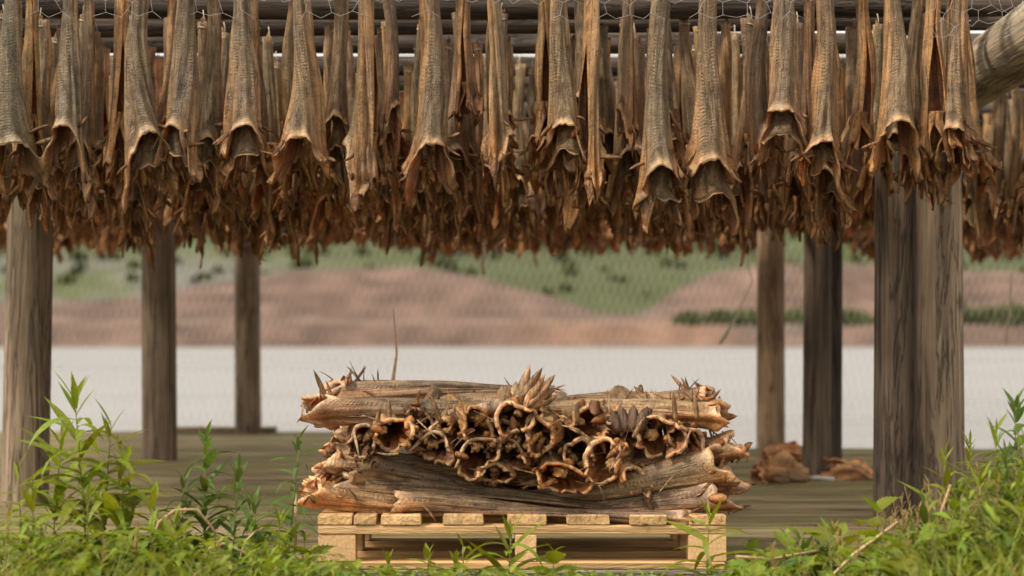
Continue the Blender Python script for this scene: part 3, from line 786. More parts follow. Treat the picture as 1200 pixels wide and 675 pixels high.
def clear_of_posts(x, y):
    for (X, Y, r) in POSTS:
        if abs(x - X) < r + 0.07 and abs(y - Y) < r + 0.075: return False
    return True
slots = []
for i, (yy, x0, x1, zc, r) in enumerate(POLES):
    for side in (-1, 1):
        if i == 0 and side == -1: continue
        x = -2.2 - 0.35 * i + rv.uniform(0, .1) if i < 3 else -min(4.4, 0.33 * yy + .6) + rv.uniform(0, .1)
        while x < min(x1 - 0.1, 0.335 * yy + 0.9):
            bx = 1.845 + 0.0365 * (yy - 7); bl = -2.27 + 0.018 * (yy - 7)
            y = yy + side * 0.058 + rv.uniform(-.012, .012)
            if abs(x - bx) > 0.19 and abs(x - bl) > 0.17 and clear_of_posts(x, y):
                slots.append((i, side, x, y, zc - r - rv.uniform(-.005, .05)))
            x += rv.uniform(0.11, 0.19) if i < 3 else rv.uniform(0.10, 0.15)
print('slots', len(slots))
UNITS = ['', 'first', 'second', 'third', 'fourth', 'fifth', 'sixth', 'seventh', 'eighth', 'ninth', 'tenth', 'eleventh', 'twelfth', 'thirteenth', 'fourteenth', 'fifteenth', 'sixteenth', 'seventeenth', 'eighteenth', 'nineteenth']
def ordinal(n):
    if n < 20: return UNITS[n]
    t = {2: ('twentieth', 'twenty'), 3: ('thirtieth', 'thirty'), 4: ('fortieth', 'forty'), 5: ('fiftieth', 'fifty')}[n // 10]
    return t[0] if n % 10 == 0 else t[1] + '-' + UNITS[n % 10]
NIND = 300 - len(FR)
stuff = []; count = {}; nind = 0
for (i, side, x, y, z) in slots:
    px = 600 + x * 2000 / y
    if nind < NIND and -25 < px < 1225:
        nind += 1; key = (i, side); count[key] = count.get(key, 0) + 1
        rz = (0 if side < 0 else rv.choice((0, math.pi, 0))) + rv.gauss(0, .75)
        b = rv.uniform(.82, 1.15); wa = b * rv.uniform(.94, 1.06)
        tint = (b * 1.12, wa * 1.04, wa * rv.uniform(.80, .98))
        s = rv.uniform(.88, 1.10); sd_ = 'front' if side < 0 else 'rear'
        lab = '%s dried fish from the left on the %s side of the %s pole' % (ordinal(count[key]), sd_, ordn[i])
        put_fish(VARS[rv.randrange(len(VARS))], 'dried_fish', lab, 'dried fish on the %s pole, %s side' % (ordn[i], sd_),
                 (x, y, z), (rv.gauss(0, .025), rv.gauss(0, .035), rz), (rv.uniform(.9, 1.12) * s, rv.uniform(.85, 1.1) * s, rv.uniform(.9, 1.12)), tint=tint,
                 cord=0.04 if i < 4 else None, joined=True)
    else: stuff.append((x, y, z, side))
Vs, Fs, Cs, Us = [], [], [], []; off = 0; clump = SNoise(55, 10, 2.0, 9.0)
for (x, y, z, side) in stuff:
    V, F, C, U = LOW[rv.randrange(len(LOW))]
    M = np.array(Euler((rv.gauss(0, .03), rv.gauss(0, .04), rv.gauss(0, 1.0))).to_matrix()) * np.array([rv.uniform(.85, 1.15), rv.uniform(.85, 1.15), rv.uniform(.9, 1.08)])
    Vs.append(V @ M.T + np.array([x, y, z + 0.055 * float(clump(x, y)) + rv.uniform(-.04, .05)])); Fs.append(F + off); off += len(V)
    b = rv.uniform(.95, 1.6); Cs.append(C * np.array([b * 1.05, b * 1.0, b * rv.uniform(.75, .95)])); Us.append(U)
hm = mesh_from('rear_hanging_fish', np.concatenate(Vs), np.concatenate(Fs), np.concatenate(Cs), np.concatenate(Us), True, M_FISH)
tag(obj('rear_hanging_fish', hm), 'dense mass of dried fish hanging in the far rows of the rack', 'dried fish', kind='stuff')
print('individual', nind, 'stuff', len(stuff))

# ================================================================ PALLET
PY = 5.0; px0, px1 = -0.570, 0.628
pal = tag(empty('pallet', ((px0 + px1) / 2, PY, 0)), 'new pine pallet with the heap of dried fish on it', 'pallet')
def box_mesh(name, sx, sy, sz, ch=0.003, seed=0):
    r = random.Random(seed); V = []
    for z, i in ((0, 1), (ch, 0), (sz - ch, 0), (sz, 1)):
        k = ch * i
        V += [(-sx / 2 + k, k, z), (sx / 2 - k, k, z), (sx / 2 - k, sy - k, z), (-sx / 2 + k, sy - k, z)]
    V = [(x + r.uniform(-.0015, .0015), y + r.uniform(-.0015, .0015), z) for x, y, z in V]
    F = [(3, 2, 1, 0), (12, 13, 14, 15)]
    for l in range(3):
        for k in range(4):
            k2 = (k + 1) % 4; F.append((l * 4 + k, l * 4 + k2, l * 4 + 4 + k2, l * 4 + 4 + k))
    return mesh_from(name, V, F, None, None, False)
PD = 0.62; cx = (px0 + px1) / 2
bounds = [(372, 412), (415, 440), (446, 493), (519, 566), (594, 640), (664, 714), (738, 781), (808, 851)]
for k, (a, bb) in enumerate(bounds):
    w_ = (bb - a) / 400
    obj('deck_board', box_mesh('deck_board', w_, PD, 0.030, seed=k), M_PALLET, pal, (((a + bb) / 2 - 600) / 400 - cx, random.uniform(-.004, .004), 0.131), (0, 0, random.uniform(-.004, .004)))
for k, yy in enumerate((0.002, PD / 2 - 0.05, PD - 0.10)):
    obj('stringer_board', box_mesh('stringer_board', px1 - px0 - 0.004, 0.098, 0.026, seed=20 + k), M_PALLETX, pal, (0, yy, 0.104))
    for q, xx in enumerate((px0 + 0.055, -0.01 + 0.05, px1 - 0.055)):
        wd = 0.108 if q != 1 else 0.06
        obj('block', box_mesh('block', wd, 0.094, 0.080, seed=30 + k * 3 + q), M_BLOCK, pal, (xx - cx, yy + 0.001, 0.0235))
    obj('bottom_board', box_mesh('bottom_board', px1 - px0 - 0.008, 0.096, 0.022, seed=40 + k), M_PALLETX, pal, (0, yy, 0.001))

# ================================================================ HEAP OF DRIED FISH ON THE PALLET
def fish_matrix(tail, neck, dorsal):
    tail, neck = Vector(tail), Vector(neck)
    z = (tail - neck).normalized()             # local +Z points to the tail
    yv = -Vector(dorsal); yv = (yv - z * yv.dot(z)).normalized(); xv = yv.cross(z).normalized()
    m = Matrix((xv, yv, z)).transposed().to_4x4(); m.translation = tail; return m
GH = 'dried fish heaped on the pallet'
def heap_fish(seed, neck, tail, dorsal, wn, label, tint=(1, 1, 1), depth=0.8, ext=0.05, ring=True, slit=0.3, tailfan=0.6, finup=True, nflap=5, crush=0.0, bow=0.0, wt=0.012, wr=0.085, rag=0.04, bend=0.0, spikes=0, ruff=1.0, fat=False, lumps=None, hood=False, res=(44, 44)):
    L = (Vector(tail) - Vector(neck)).length; hr = random.Random(seed)
    if bow == 0.0: bow = hr.uniform(-.018, .018)
    if bend == 0.0: bend = hr.uniform(-.03, .03)
    tint = (tint[0] * 1.14, tint[1] * 1.18, tint[2] * 1.24)
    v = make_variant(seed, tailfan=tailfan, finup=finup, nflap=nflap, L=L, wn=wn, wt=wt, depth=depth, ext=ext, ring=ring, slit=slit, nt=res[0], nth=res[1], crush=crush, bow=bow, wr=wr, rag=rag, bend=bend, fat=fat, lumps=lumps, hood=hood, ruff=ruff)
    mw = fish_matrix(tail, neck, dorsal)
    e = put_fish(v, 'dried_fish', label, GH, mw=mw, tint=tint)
    inv = mw.to_3x3().inverted(); up = inv @ Vector((0, 0, 1))
    for q in range(spikes):
        lv = int(len(v.info['ti']) * hr.uniform(.72, .97)); row = v.info['outer'][lv]
        j = max(range(len(row)), key=lambda a: Vector(row[a]).dot(up) + hr.uniform(0, .03))
        d = up + inv @ Vector((hr.uniform(-.9, .9), hr.uniform(-.6, .3), 0)); g = Geo()
        vv, ff = blade(Vector(row[j]) - d.normalized() * .01, d, (hr.uniform(-1, 1), hr.uniform(-1, 1), hr.uniform(-1, 1)), hr.uniform(.035, .085), hr.uniform(.006, .014), hr.uniform(-.9, .9), 6, .0025)
        g.add(vv, ff, np.array((.34, .22, .12)) * hr.uniform(.5, 1.4), np.array(vv)[:, :2] * 8)
        obj('fin_ray', g.mesh('fin_ray', True, M_FISH), None, e)
    return e
H = heap_fish
grey = (0.98, 0.88, 0.80); tan = (1.35, 1.12, 0.82); dk = (0.72, 0.64, 0.55); pur = (0.92, 0.78, 0.72)
# lengthwise fish in front: neck at the outer end
H(4001, at(372, 583, 5.07), at(640, 607, 5.12), (0.1, -.5, 1), .050, 'tan dried fish along the bottom left of the heap, neck pointing left', tan, depth=.85, ext=.06, slit=.5, nflap=7)
H(4002, at(838, 585, 5.07), at(545, 602, 5.15), (0, -.7, 1), .056, 'grey purple dried fish along the bottom right of the heap, mouth of neck pointing right', pur, depth=.75, ext=.08, nflap=6)
H(4003, at(425, 552, 5.09), at(690, 588, 5.14), (0, -.8, 1), .052, 'dark brown dried fish above the tan one at the lower left of the heap', dk, ext=.05, depth=.8, nflap=9)
H(4004, at(836, 545, 5.10), at(600, 592, 5.13), (0, -.9, .8), .068, 'broad wrinkled dried fish slanting across the right side of the heap', (1.05, .92, .74), ext=.07, nflap=6, wr=.09)
H(4005, at(378, 478, 5.16), at(668, 470, 5.22), (0.0, -.5, 1), .060, 'big grey dried fish on top at the left with its pale neck open', grey, ext=.06, depth=.8, nflap=5, wr=.06, spikes=3)
H(4006, at(398, 459, 5.38), at(650, 455, 5.42), (0, -.3, 1), .050, 'dried fish lying behind the big grey one at the top left', grey, ext=.06, nflap=7, spikes=11)
H(4007, at(838, 483, 5.15), at(560, 482, 5.24), (0, -.4, 1), .056, 'dried fish on top at the right with spiky fins at its neck', (1.15, 1.0, .80), ext=.05, depth=.85, nflap=6, spikes=9)
H(4008, at(820, 470, 5.38), at(640, 468, 5.42), (0, -.3, 1), .046, 'dried fish lying behind the spiky one at the top right', (1.1, .95, .8), ext=.05, nflap=6, spikes=6)
H(4011, at(405, 566, 5.12), at(730, 598, 5.10), (0, -.7, 1), .044, 'dark dried fish squeezed between the tan and the dark brown ones at the left', dk, ext=.05, nflap=6, wr=.10)
H(4012, at(846, 566, 5.12), at(520, 582, 5.13), (0, -.7, 1), .050, 'grey dried fish squeezed between the two right hand fish', grey, ext=.06, nflap=6, wr=.10)
H(4013, at(402, 532, 5.16), at(660, 560, 5.13), (0, -.8, 1), .046, 'brown dried fish under the leftmost neck openings', (.9, .8, .68), ext=.05, nflap=7, wr=.10)
H(4014, at(850, 522, 5.16), at(620, 566, 5.12), (0, -.8, 1), .048, 'dried fish under the rightmost neck openings with a curled jaw', (1.1, .95, .78), ext=.06, nflap=7, wr=.10, spikes=4)
H(4015, at(470, 590, 5.06), at(800, 606, 5.08), (0, -.8, 1), .034, 'thin dried fish lying on the pallet boards at the front', (.95, .82, .7), ext=.04, nflap=4, wr=.10)
H(4016, at(800, 600, 5.045), at(470, 604, 5.07), (0, -.8, 1), .026, 'thinnest dried fish along the front edge of the pallet', pur, ext=.03, nflap=3, wr=.10)
# neck openings facing the viewer
RG = [
 (462, 509, 46, 40, 0.2, 'leftmost round neck opening of the heap, yellowish rim', (1.2, 1.05, .75)),
 (425, 519, 42, 40, -.5, 'dark dried fish neck end below the big grey fish at the left', dk),
 (506, 524, 46, 36, 0.1, 'flat dark neck opening right of the yellowish one', (.85, .75, .62)),
 (553, 497, 52, 44, 0.0, 'upper neck opening left of the heap centre with brown rim', (1.0, .86, .66)),
 (553, 538, 56, 40, 0.0, 'lower neck opening left of the heap centre with arched rim', (1.0, .88, .70)),
 (607, 537, 56, 46, -.2, 'neck opening at the heap centre with a grey arched rim', grey),
 (604, 490, 44, 50, 0.4, 'peaked neck opening high at the heap centre', (1.1, .95, .75)),
 (644, 509, 40, 52, 0.5, 'tall narrow neck opening right of the heap centre', (1.15, .98, .72)),
 (686, 496, 48, 42, 0.0, 'high neck opening with pale rim right of the heap centre', (1.1, 1.0, .85)),
 (661, 563, 62, 46, 0.1, 'lowest round neck opening with a golden rim', (1.3, 1.08, .74)),
 (715, 534, 54, 58, -.3, 'large neck opening with a thick pale ring', (1.25, 1.1, .88)),
 (490, 494, 40, 34, .3, 'small neck opening tucked under the big grey fish', dk),
 (581, 512, 40, 42, -.3, 'small neck opening wedged between the openings left of the centre', (.9, .78, .62)),
 (630, 540, 42, 40, .3, 'dark neck opening wedged right of the grey arched rim', dk),
 (742, 500, 44, 44, -.2, 'brown neck opening behind the dark broken fin', (.95, .8, .62)),
 (688, 538, 44, 46, .2, 'half hidden neck opening left of the large pale ring', (.9, .78, .66)),
 (806, 520, 40, 40, .5, 'half hidden neck opening at the right end of the openings', (1.0, .86, .7)),
 (440, 538, 40, 30, .1, 'flattened neck opening above the dark brown fish', (.8, .7, .58)),
 (520, 500, 36, 34, -.4, 'small brown neck opening right of the tucked dark one', (1.0, .88, .7)),
 (630, 482, 36, 36, .6, 'small pale neck opening below the tail fan', (1.2, 1.05, .8)),
 (716, 492, 36, 34, -.6, 'small neck opening above the large pale ring', (1.05, .92, .74)),
 (584, 556, 40, 34, .2, 'low flattened neck opening left of the golden one', (.95, .84, .7)),
 (735, 556, 38, 34, -.3, 'low neck opening right of the golden one', (1.1, .96, .76)),
 (776, 512, 60, 46, 0.1, 'rightmost neck opening with pale torn flesh inside', (1.2, 1.05, .86)),
]
for k, (px, py, w_, h_, roll, lab, tint) in enumerate(RG):
    Y0 = 5.03 + 0.025 * (k % 3) - (0.03 if py > 550 else 0) + (0.06 if 11 <= k <= 22 else 0)
    nk = at(px, py, Y0); rk = random.Random(900 + k)
    tl = nk + Vector((rk.choice((-1, 1)) * rk.uniform(.01, .09), 0.25, rk.uniform(.05, .12))); tl.z = min(tl.z, .505)
    roll += rk.choice((0, 0, -.9, .9, .4, -.4)); dz = Vector((math.sin(roll), 0, math.cos(roll)))
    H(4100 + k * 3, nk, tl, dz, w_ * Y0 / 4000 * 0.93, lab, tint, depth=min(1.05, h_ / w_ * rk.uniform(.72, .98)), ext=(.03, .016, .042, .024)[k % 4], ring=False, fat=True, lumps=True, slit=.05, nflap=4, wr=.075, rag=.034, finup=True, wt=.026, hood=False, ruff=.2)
# crumpled ends on the left and right flanks and filling fish deeper in the heap
FL = [
 (392, 541, 5.14, 700, 560, 'dried fish end with torn flaps at the left flank, upper'), (385, 562, 5.24, 690, 575, 'dried fish end with torn flaps at the left flank, lower'),
 (832, 565, 5.25, 520, 580, 'dried fish end poking out low on the right flank'), (828, 528, 5.22, 500, 540, 'dried fish end with a curled jaw on the right flank'),
]
for k, (nx, ny, Y0, tx, ty, lab) in enumerate(FL):
    H(4300 + k * 5, at(nx, ny, Y0), at(tx, ty, Y0 + .08), (random.uniform(-.4, .4), -.5, 1), .05, lab, (1.15, .95, .76), ext=.05, nflap=8, res=(34, 34))
for k in range(16):
    left = k % 2 == 0; Y0 = 5.24 + 0.11 * (k // 4); lay = k % 4
    zz = (0.215, 0.30, 0.385, 0.455)[lay]
    xa, xb = (-0.50 + .12 * (lay > 2), 0.12) if left else (0.55 - .1 * (lay > 2), -0.1)
    H(4400 + k * 5, (xa + random.uniform(-.03, .03), Y0, zz), (xb, Y0 + .05, zz - .015), (random.uniform(-.4, .4), -.3, 1), .052,
      'dried fish buried in the middle of the heap behind the neck openings', (1, .88, .74), nflap=5, res=(20, 20), fat=True)
for k, (xa, xb, Y0, zz) in enumerate([(.16, -.40, 5.33, .395), (-.12, .45, 5.37, .40), (.12, -.40, 5.31, .465), (-.10, .42, 5.35, .46), (.05, -.42, 5.46, .44), (-.05, .44, 5.48, .43), (.1, -.4, 5.24, .30), (-.08, .4, 5.22, .275), (.12, -.3, 5.27, .36)]):
    H(4600 + k * 5, (xa, Y0, zz), (xb, Y0 + .03, zz), (0, -.3, 1), .056, 'dried fish buried in the middle of the heap behind the neck openings', (1, .88, .74), nflap=4, res=(20, 20), fat=True)
# tail fan sticking up at the top centre
g = Geo(); r_ = random.Random(8)
for k, (a, ln) in enumerate([(-.25, .05), (.05, .075), (.32, .125), (.45, .14), (.62, .12), (.80, .13), (.95, .10), (1.15, .085)]):
    v, f = blade((0.008 * k - .02, -.006 * (k % 3), -.01), (math.sin(a), r_.uniform(-.25, .1), math.cos(a)), (math.cos(a), r_.uniform(-.5, .5), -math.sin(a)), ln * 1.1, 0.040, r_.uniform(-.5, .5), 6, .003)
    g.add(v, f, np.array((0.60, 0.42, 0.24)) * r_.uniform(.75, 1.2), np.array(v)[:, :2] * 8)
v, f, u = tube([(-0.20, .03, -.045), (-.10, .02, -.02), (-.03, 0, .0), (0.0, 0, .02)], [.03, .026, .022, .014], 10); g.add(v, f, (0.42, .30, .19), np.array(v)[:, :2] * 4)
tag(obj('fish_tail', g.mesh('fish_tail', True, M_FISH), None, None, at(606, 474, 5.10)), 'fan shaped dried tail sticking up from the top centre of the heap', 'fish tail')
# a dark leaf-like fin standing up right of centre
g = Geo()
for k in range(4):
    v, f = blade((-.03 + .018 * k, 0, 0), (-.5 + .3 * k, 0, 1), (1, 0, 0), .085, .045, .4, 4, .003); g.add(v, f, (.20, .115, .06), np.array(v)[:, :2] * 8)
tag(obj('loose_fin', g.mesh('loose_fin', True, M_FISH), None, None, at(738, 506, 5.06)), 'dark brown broken fin standing up between the neck openings', 'fin')
rs = random.Random(12)
for k, (px, py, ln, a) in enumerate([(457, 490, .06, -.05), (517, 488, .075, -.35), (676, 488, .05, .0), (792, 486, .07, -.12), (817, 484, .055, -.1), (742, 505, .05, .5), (384, 462, .085, -.42), (826, 468, .05, .7), (440, 495, .05, .2)]):
    g = Geo(); v, f = blade((0, 0, -.02), (math.sin(a), -.1, math.cos(a)), (1, .2, 0), ln + .02, .019, rs.uniform(-.3, .3), 6, .003)
    g.add(v, f, np.array((.36, .22, .10)) * rs.uniform(.8, 1.2), np.array(v)[:, :2] * 8)
    tag(obj('loose_fin', g.mesh('loose_fin', True, M_FISH), None, None, at(px, py, 5.02 if k not in (6, 7) else 5.12)),
        ['upright brown fin above the leftmost neck opening', 'slanted brown fin above the upper left neck openings', 'thin upright fin above the pale rimmed opening', 'tall pale fin above the rightmost opening',
         'upright fin beside the spiky fish neck', 'thin fin leaning right at the large ring', 'long fin rising from the big grey fish at the top left', 'fin leaning right at the top right fish', 'small fin beside the leftmost neck opening'][k], 'fin', 'single fins standing up from the heap')

rw = random.Random(41)
for k in range(14):
    px, py = rw.uniform(385, 835), rw.uniform(478, 590); g = Geo(); a = rw.uniform(-1.4, 1.4)
    v, f = blade((0, 0, 0), (math.sin(a), rw.uniform(-.35, -.05), math.cos(a) * rw.choice((1, -.6))), (rw.uniform(-1, 1), .3, rw.uniform(-1, 1)), rw.uniform(.05, .10), rw.uniform(.006, .013), rw.uniform(-1.2, 1.2), 7, .002)
    g.add(v, f, np.array((.52, .37, .21)) * rw.uniform(.6, 1.25), np.array(v)[:, :2] * 8)
    tag(obj('dried_strip', g.mesh('dried_strip', True, M_FISH), None, None, at(px, py, 4.995 + rw.uniform(0, .03))), 'thin loose dried strip sticking out between the heaped fish', 'strip', 'loose dried strips in the heap')
# ================================================================ FALLEN FISH HEADS ON THE DECK
def scrap(seed, loc, L, wn, rot, label, tint):
    v = make_variant(seed, L=L, wn=wn, wt=wn * .5, depth=.85, ext=.07, nt=34, nth=40, slit=.5, rag=.04, wr=.15, nflap=4, tailfan=.6, bend=.02, bow=.02, hood=False, fat=True)
    put_fish(v, 'fallen_fish_head', label, 'dried fish heads fallen on the deck', loc, rot, tint=tint, cat='fish head')
scrap(61, at(944, 560, 8.1), .17, .095, (R(100), R(15), R(97)), 'curled dried fish head lying on the deck right of the heap', (1.35, 1.22, 1.1))
scrap(68, at(1026, 560, 8.2), .15, .08, (R(95), R(-10), R(80)), 'crumpled dried fish head lying against the paired posts', (1.45, 1.3, 1.15))
scrap(63, at(895, 534, 9.5), .14, .065, (R(95), R(12), R(-80)), 'small dried fish head at the foot of the pale rear post', (1.6, 1.35, 1.1))
g = Geo(); a = at(944, 567, 8.2); bq = at(978, 562, 8.15); a.z = max(a.z, .012); v, f, u = tube([a, (a + bq) / 2 + Vector((0, 0, .004)), bq], .012, 8); g.add(v, f)
tag(obj('white_stick', g.mesh('white_stick'), mat_plain('pale_stick', (.55, .52, .48), .6)), 'short pale stick lying between the fallen fish heads', 'stick')

# ================================================================ NETS AND CORDS
def strands(edges, r, mat, name, sides=3):
    V = []; F = []; n = 0
    E = np.array(edges); d = E[:, 1] - E[:, 0]; d /= np.linalg.norm(d, axis=1)[:, None] + 1e-9
    ref = np.where(np.abs(d[:, 2:3]) < .9, np.array([[0, 0, 1.]]), np.array([[0, 1., 0]]))
    a = np.cross(d, ref); a /= np.linalg.norm(a, axis=1)[:, None]; b = np.cross(d, a)
    ring = [a * math.cos(2 * math.pi * k / sides) + b * math.sin(2 * math.pi * k / sides) for k in range(sides)]
    V = np.stack([E[:, 0] + q * r for q in ring] + [E[:, 1] + q * r for q in ring], 1).reshape(-1, 3)
    base = np.arange(len(E))[:, None] * 2 * sides
    F = np.concatenate([base + np.array([k, (k + 1) % sides, sides + (k + 1) % sides, sides + k]) for k in range(sides)])
    return mesh_from(name, V, F, None, None, False, mat)
# rear net hanging behind the rack
def rear_net():
    s1 = SNoise(71, 8, 0.6, 2.5); s2 = SNoise(72, 8, 0.6, 2.5); E = []
    px_, pz_ = 0.06, 0.085; nx, nz = 190, 23
    def P(i, j):
        x = -5.7 + i * px_ + (0.5 * px_ if j % 2 else 0); z = 0.03 + j * pz_
        return np.array([x + 0.09 * float(s1(x, z)) + 0.16 * (z - 1), 12.78 + 0.06 * float(s2(x, z)), z + 0.02 * float(s1(z, x))])
    G = [[P(i, j) for j in range(nz)] for i in range(nx)]
    for i in range(nx - 1):
        for j in range(nz - 1):
            if j % 2: E.append((G[i][j], G[i][j + 1])); E.append((G[i][j], G[i + 1][j + 1]))
            else: E.append((G[i][j], G[i][j + 1])); E.append((G[i + 1][j], G[i][j + 1]))
    return strands(E, 0.0009, M_NET, 'rear_net')
tag(obj('rear_net', rear_net()), 'fine pale diamond netting hung along the back of the rack', 'net')
# chicken wire draped over the front top edge
def chicken(name, x0, x1, z0, z1, yfun, cw, seed, holes=0.12):
    r = random.Random(seed); s1 = SNoise(seed, 8, 1, 5); E = []
    h = cw * 0.95; pts = {}
    def P(x, z):
        q = (round(x, 4), round(z, 4))
        if q not in pts: pts[q] = np.array([x + 0.016 * float(s1(x * 1.5, z * 3)) + r.uniform(-.012, .012), yfun(x, z) + 0.012 * float(s1(z * 4, x * 3)), z + 0.014 * float(s1(x * 2, z)) + r.uniform(-.006, .006)])
        return pts[q]
    rows = int((z1 - z0) / (h * 0.75)) + 1; cols = int((x1 - x0) / cw) + 1
    for j in range(rows):
        for i in range(cols):
            x = x0 + (i + (0.5 if j % 2 else 0)) * cw; z = z0 + j * h * 0.75
            if j == 0 and r.random() < holes: continue
            a, b_, c, d = P(x, z), P(x + cw / 2, z + h * .25), P(x + cw, z), P(x + cw / 2, z + h * .75)
            E.append((a, b_)); E.append((b_, c)); E.append((b_, d))
    return strands(E, 0.0007, M_WIRE, name, 4)
tag(obj('chicken_wire', chicken('chicken_wire', -2.2, 1.9, 1.735, 2.02, lambda x, z: 5.58 + 0.02 * math.sin(3 * x), 0.075, 5, 0.5)), 'hexagonal wire mesh strung along the top front of the rack', 'wire mesh')
tag(obj('chicken_wire', chicken('chicken_wire', 1.32, 2.1, 1.64, 2.02, lambda x, z: 5.50 + 0.05 * math.sin(3 * x), 0.06, 9, 0.45)), 'torn wire mesh hanging in front of the thick pale log', 'wire mesh')
def cord(pts, r, mat, label, name='cord', cat='cord'):
    g = Geo(); v, f, u = tube(pts, r, 5); g.add(v, f); return tag(obj(name, g.mesh(name), mat), label, cat)
cord([at(566, 285, 7.5), at(568, 300, 7.5), at(565, 310, 7.5), at(567, 322, 7.5)], .009, M_CORD, 'frayed cream cord end hanging below the fish left of centre')
cord([at(880, 268, 10), at(876, 310, 10), at(882, 330, 10), at(862, 372, 10.1), at(850, 393, 10.1), at(843, 403, 10.1)], [.003, .004, .004, .005, .016, .010], M_CORD, 'frayed white cord hanging left of the pale rear post')
cord([at(1186, 320, 10), at(1183, 360, 10), at(1179, 405, 10)], .006, M_CORD, 'straight pale cord hanging near the right edge')
cord([at(462, 512, 6.6), at(460, 450, 6.6), at(465, 415, 6.62), at(461, 362, 6.65)], [.006, .008, .005, .002], M_STRAW, 'dry upright stalk rising behind the heap of fish', 'dry_stalk', 'stalk')

# ================================================================ PLANTS
def lance_leaf(name, droop, width, fold, mat, n=7):
    V = []; F = []; ang = 0.35; x = 0; z = 0
    for i in range(n + 1):
        t = i / n; ww = width * (math.sin(math.pi * min(1, t * 0.86 + 0.10)) ** 0.8) * (1 - t ** 4) + 0.002
        V += [(x, -ww, z + fold * ww), (x, 0, z), (x, ww, z + fold * ww)]
        ang -= droop / n; x += math.cos(ang) / n; z += math.sin(ang) / n
    for i in range(n):
        for k in (0, 1): F.append((i * 3 + k, i * 3 + 3 + k, i * 3 + 4 + k, i * 3 + 1 + k))
    return mesh_from(name, V, F, None, None, True, mat)
def nettle_leaf(name, droop, mat, wd=0.36, teeth=9):
    V = []; F = []; n = teeth * 2; ang = 0.25; x = 0; z = 0
    for i in range(n + 1):
        t = i / n; ww = wd * (math.sin(math.pi * (t * .88 + .10)) ** 0.75) * (1 - t ** 3) * (1.0 if i % 2 else 0.84) + .002
        sh = 0.035 if i % 2 else 0
        V += [(x + sh, -ww, z + .20 * ww), (x, -ww * .5, z + .05 * ww + (.012 if i % 2 else 0)), (x, 0, z), (x, ww * .5, z + .05 * ww + (.012 if i % 2 else 0)), (x + sh, ww, z + .20 * ww)]
        ang -= droop / n; x += math.cos(ang) / n; z += math.sin(ang) / n
    for i in range(n):
        for k in range(4): F.append((i * 5 + k, i * 5 + 5 + k, i * 5 + 6 + k, i * 5 + 1 + k))
    return mesh_from(name, V, F, None, None, True, mat)
LANCE = {m.name: [lance_leaf('leaf', d, wd * (.72 if m is M_LEAF else 1), .35, m) for d, wd in ((.5, .095), (1.0, .105), (1.5, .09), (.2, .11), (1.9, .08))] for m in (M_LEAF, M_LEAF2)}
NETT = {m.name: [nettle_leaf('leaf', d, m) for d in (.5, 1.0, 1.4)] for m in (M_LEAF, M_LEAF2)}
rp_ = random.Random(31)
def leafy(base, H_, label, group, n=36, ll=0.075, mat=M_LEAF, lean=(0, 0), kind='lance', start=0.12, wide=1.0, stem_r=.0032, name='leafy_weed', cat='weed'):
    r = rp_; e = empty(name, base); tag(e, label, cat, group)
    pts = []; m = 7
    ph = r.uniform(0, 6)
    for i in range(m + 1):
        t = i / m; pts.append(Vector((lean[0] * t ** 1.6 + .006 * math.sin(3 * t + ph), lean[1] * t ** 1.6 + .006 * math.cos(3 * t + ph), H_ * t)))
    g = Geo(); v, f, u = tube(pts, [stem_r * (1 - .6 * i / m) for i in range(m + 1)], 6); g.add(v, f); obj('stem', g.mesh('stem'), M_STEM, e)
    meshes = (LANCE if kind == 'lance' else NETT)[mat.name]
    az = r.uniform(0, 6.28)
    for k in range(n):
        if kind == 'lance': t = start + (1 - start) * (k / (n - 1)) ** 0.85; az += 2.4 + r.uniform(-.3, .3)
        else: t = start + (1 - start) * ((k // 2) / max(1, (n - 1) // 2)); az += math.pi if k % 2 else 1.4
        q = min(t * m, m - 1e-4); i = int(q); p = pts[i].lerp(pts[i + 1], q - i)
        top = t > .9
        size = 1.3 * ll * (0.75 + .5 * math.sin(math.pi * min(1, t * .9 + .1))) * r.uniform(.75, 1.25) * (0.7 if top else 1)
        pitch = (-0.75 if top else -0.25 + r.uniform(-.35, .35)) + (0.25 if t < .4 else 0)
        o = bpy.data.objects.new('leaf', meshes[3 if top and kind == 'lance' else r.randrange(len(meshes))])
        o.location = p; o.rotation_euler = (r.uniform(-.4, .4), pitch, az); o.scale = (size, size * wide * r.uniform(.85, 1.25), size); link(o, e)
    return e
GZ = -0.10
GP = 'leafy weeds in front of the deck'
def weed(px, top_py, Y, label, **kw):
    X = (px - 600) * Y / 2000; zt = CAMZ + (400 - top_py) * Y / 2000
    return leafy((X, Y, GZ), zt - GZ, label, GP, **kw)
weed(100, 462, 4.65, 'tallest bright green weed on the left with narrow arching leaves', n=48, ll=.125, lean=(-.03, 0), mat=M_LEAF)
weed(62, 512, 4.7, 'thin bright green weed in front of the left edge post', n=34, ll=.105, lean=(.02, 0))
weed(140, 540, 4.6, 'short bright weed beside the tallest left one', n=44, ll=.115, lean=(.02, 0))
weed(22, 548, 4.6, 'small weed at the left edge with thin curved leaves', n=20, ll=.085)
weed(242, 508, 4.75, 'dark green leafy weed between the middle and rear left posts', n=52, ll=.070, mat=M_LEAF2)
weed(268, 548, 4.7, 'lower dark green weed leaning beside the dark leafy one', n=40, ll=.07, mat=M_LEAF2, lean=(.03, 0))
weed(215, 560, 4.7, 'low dark green weed left of the dark leafy one', n=30, ll=.07, mat=M_LEAF2)
weed(336, 514, 4.75, 'slender dark weed just left of the fish heap', n=34, ll=.065, mat=M_LEAF2, lean=(.03, 0))
weed(180, 590, 4.4, 'broad leaved bright weed low at the left', n=20, ll=.10, wide=1.4)
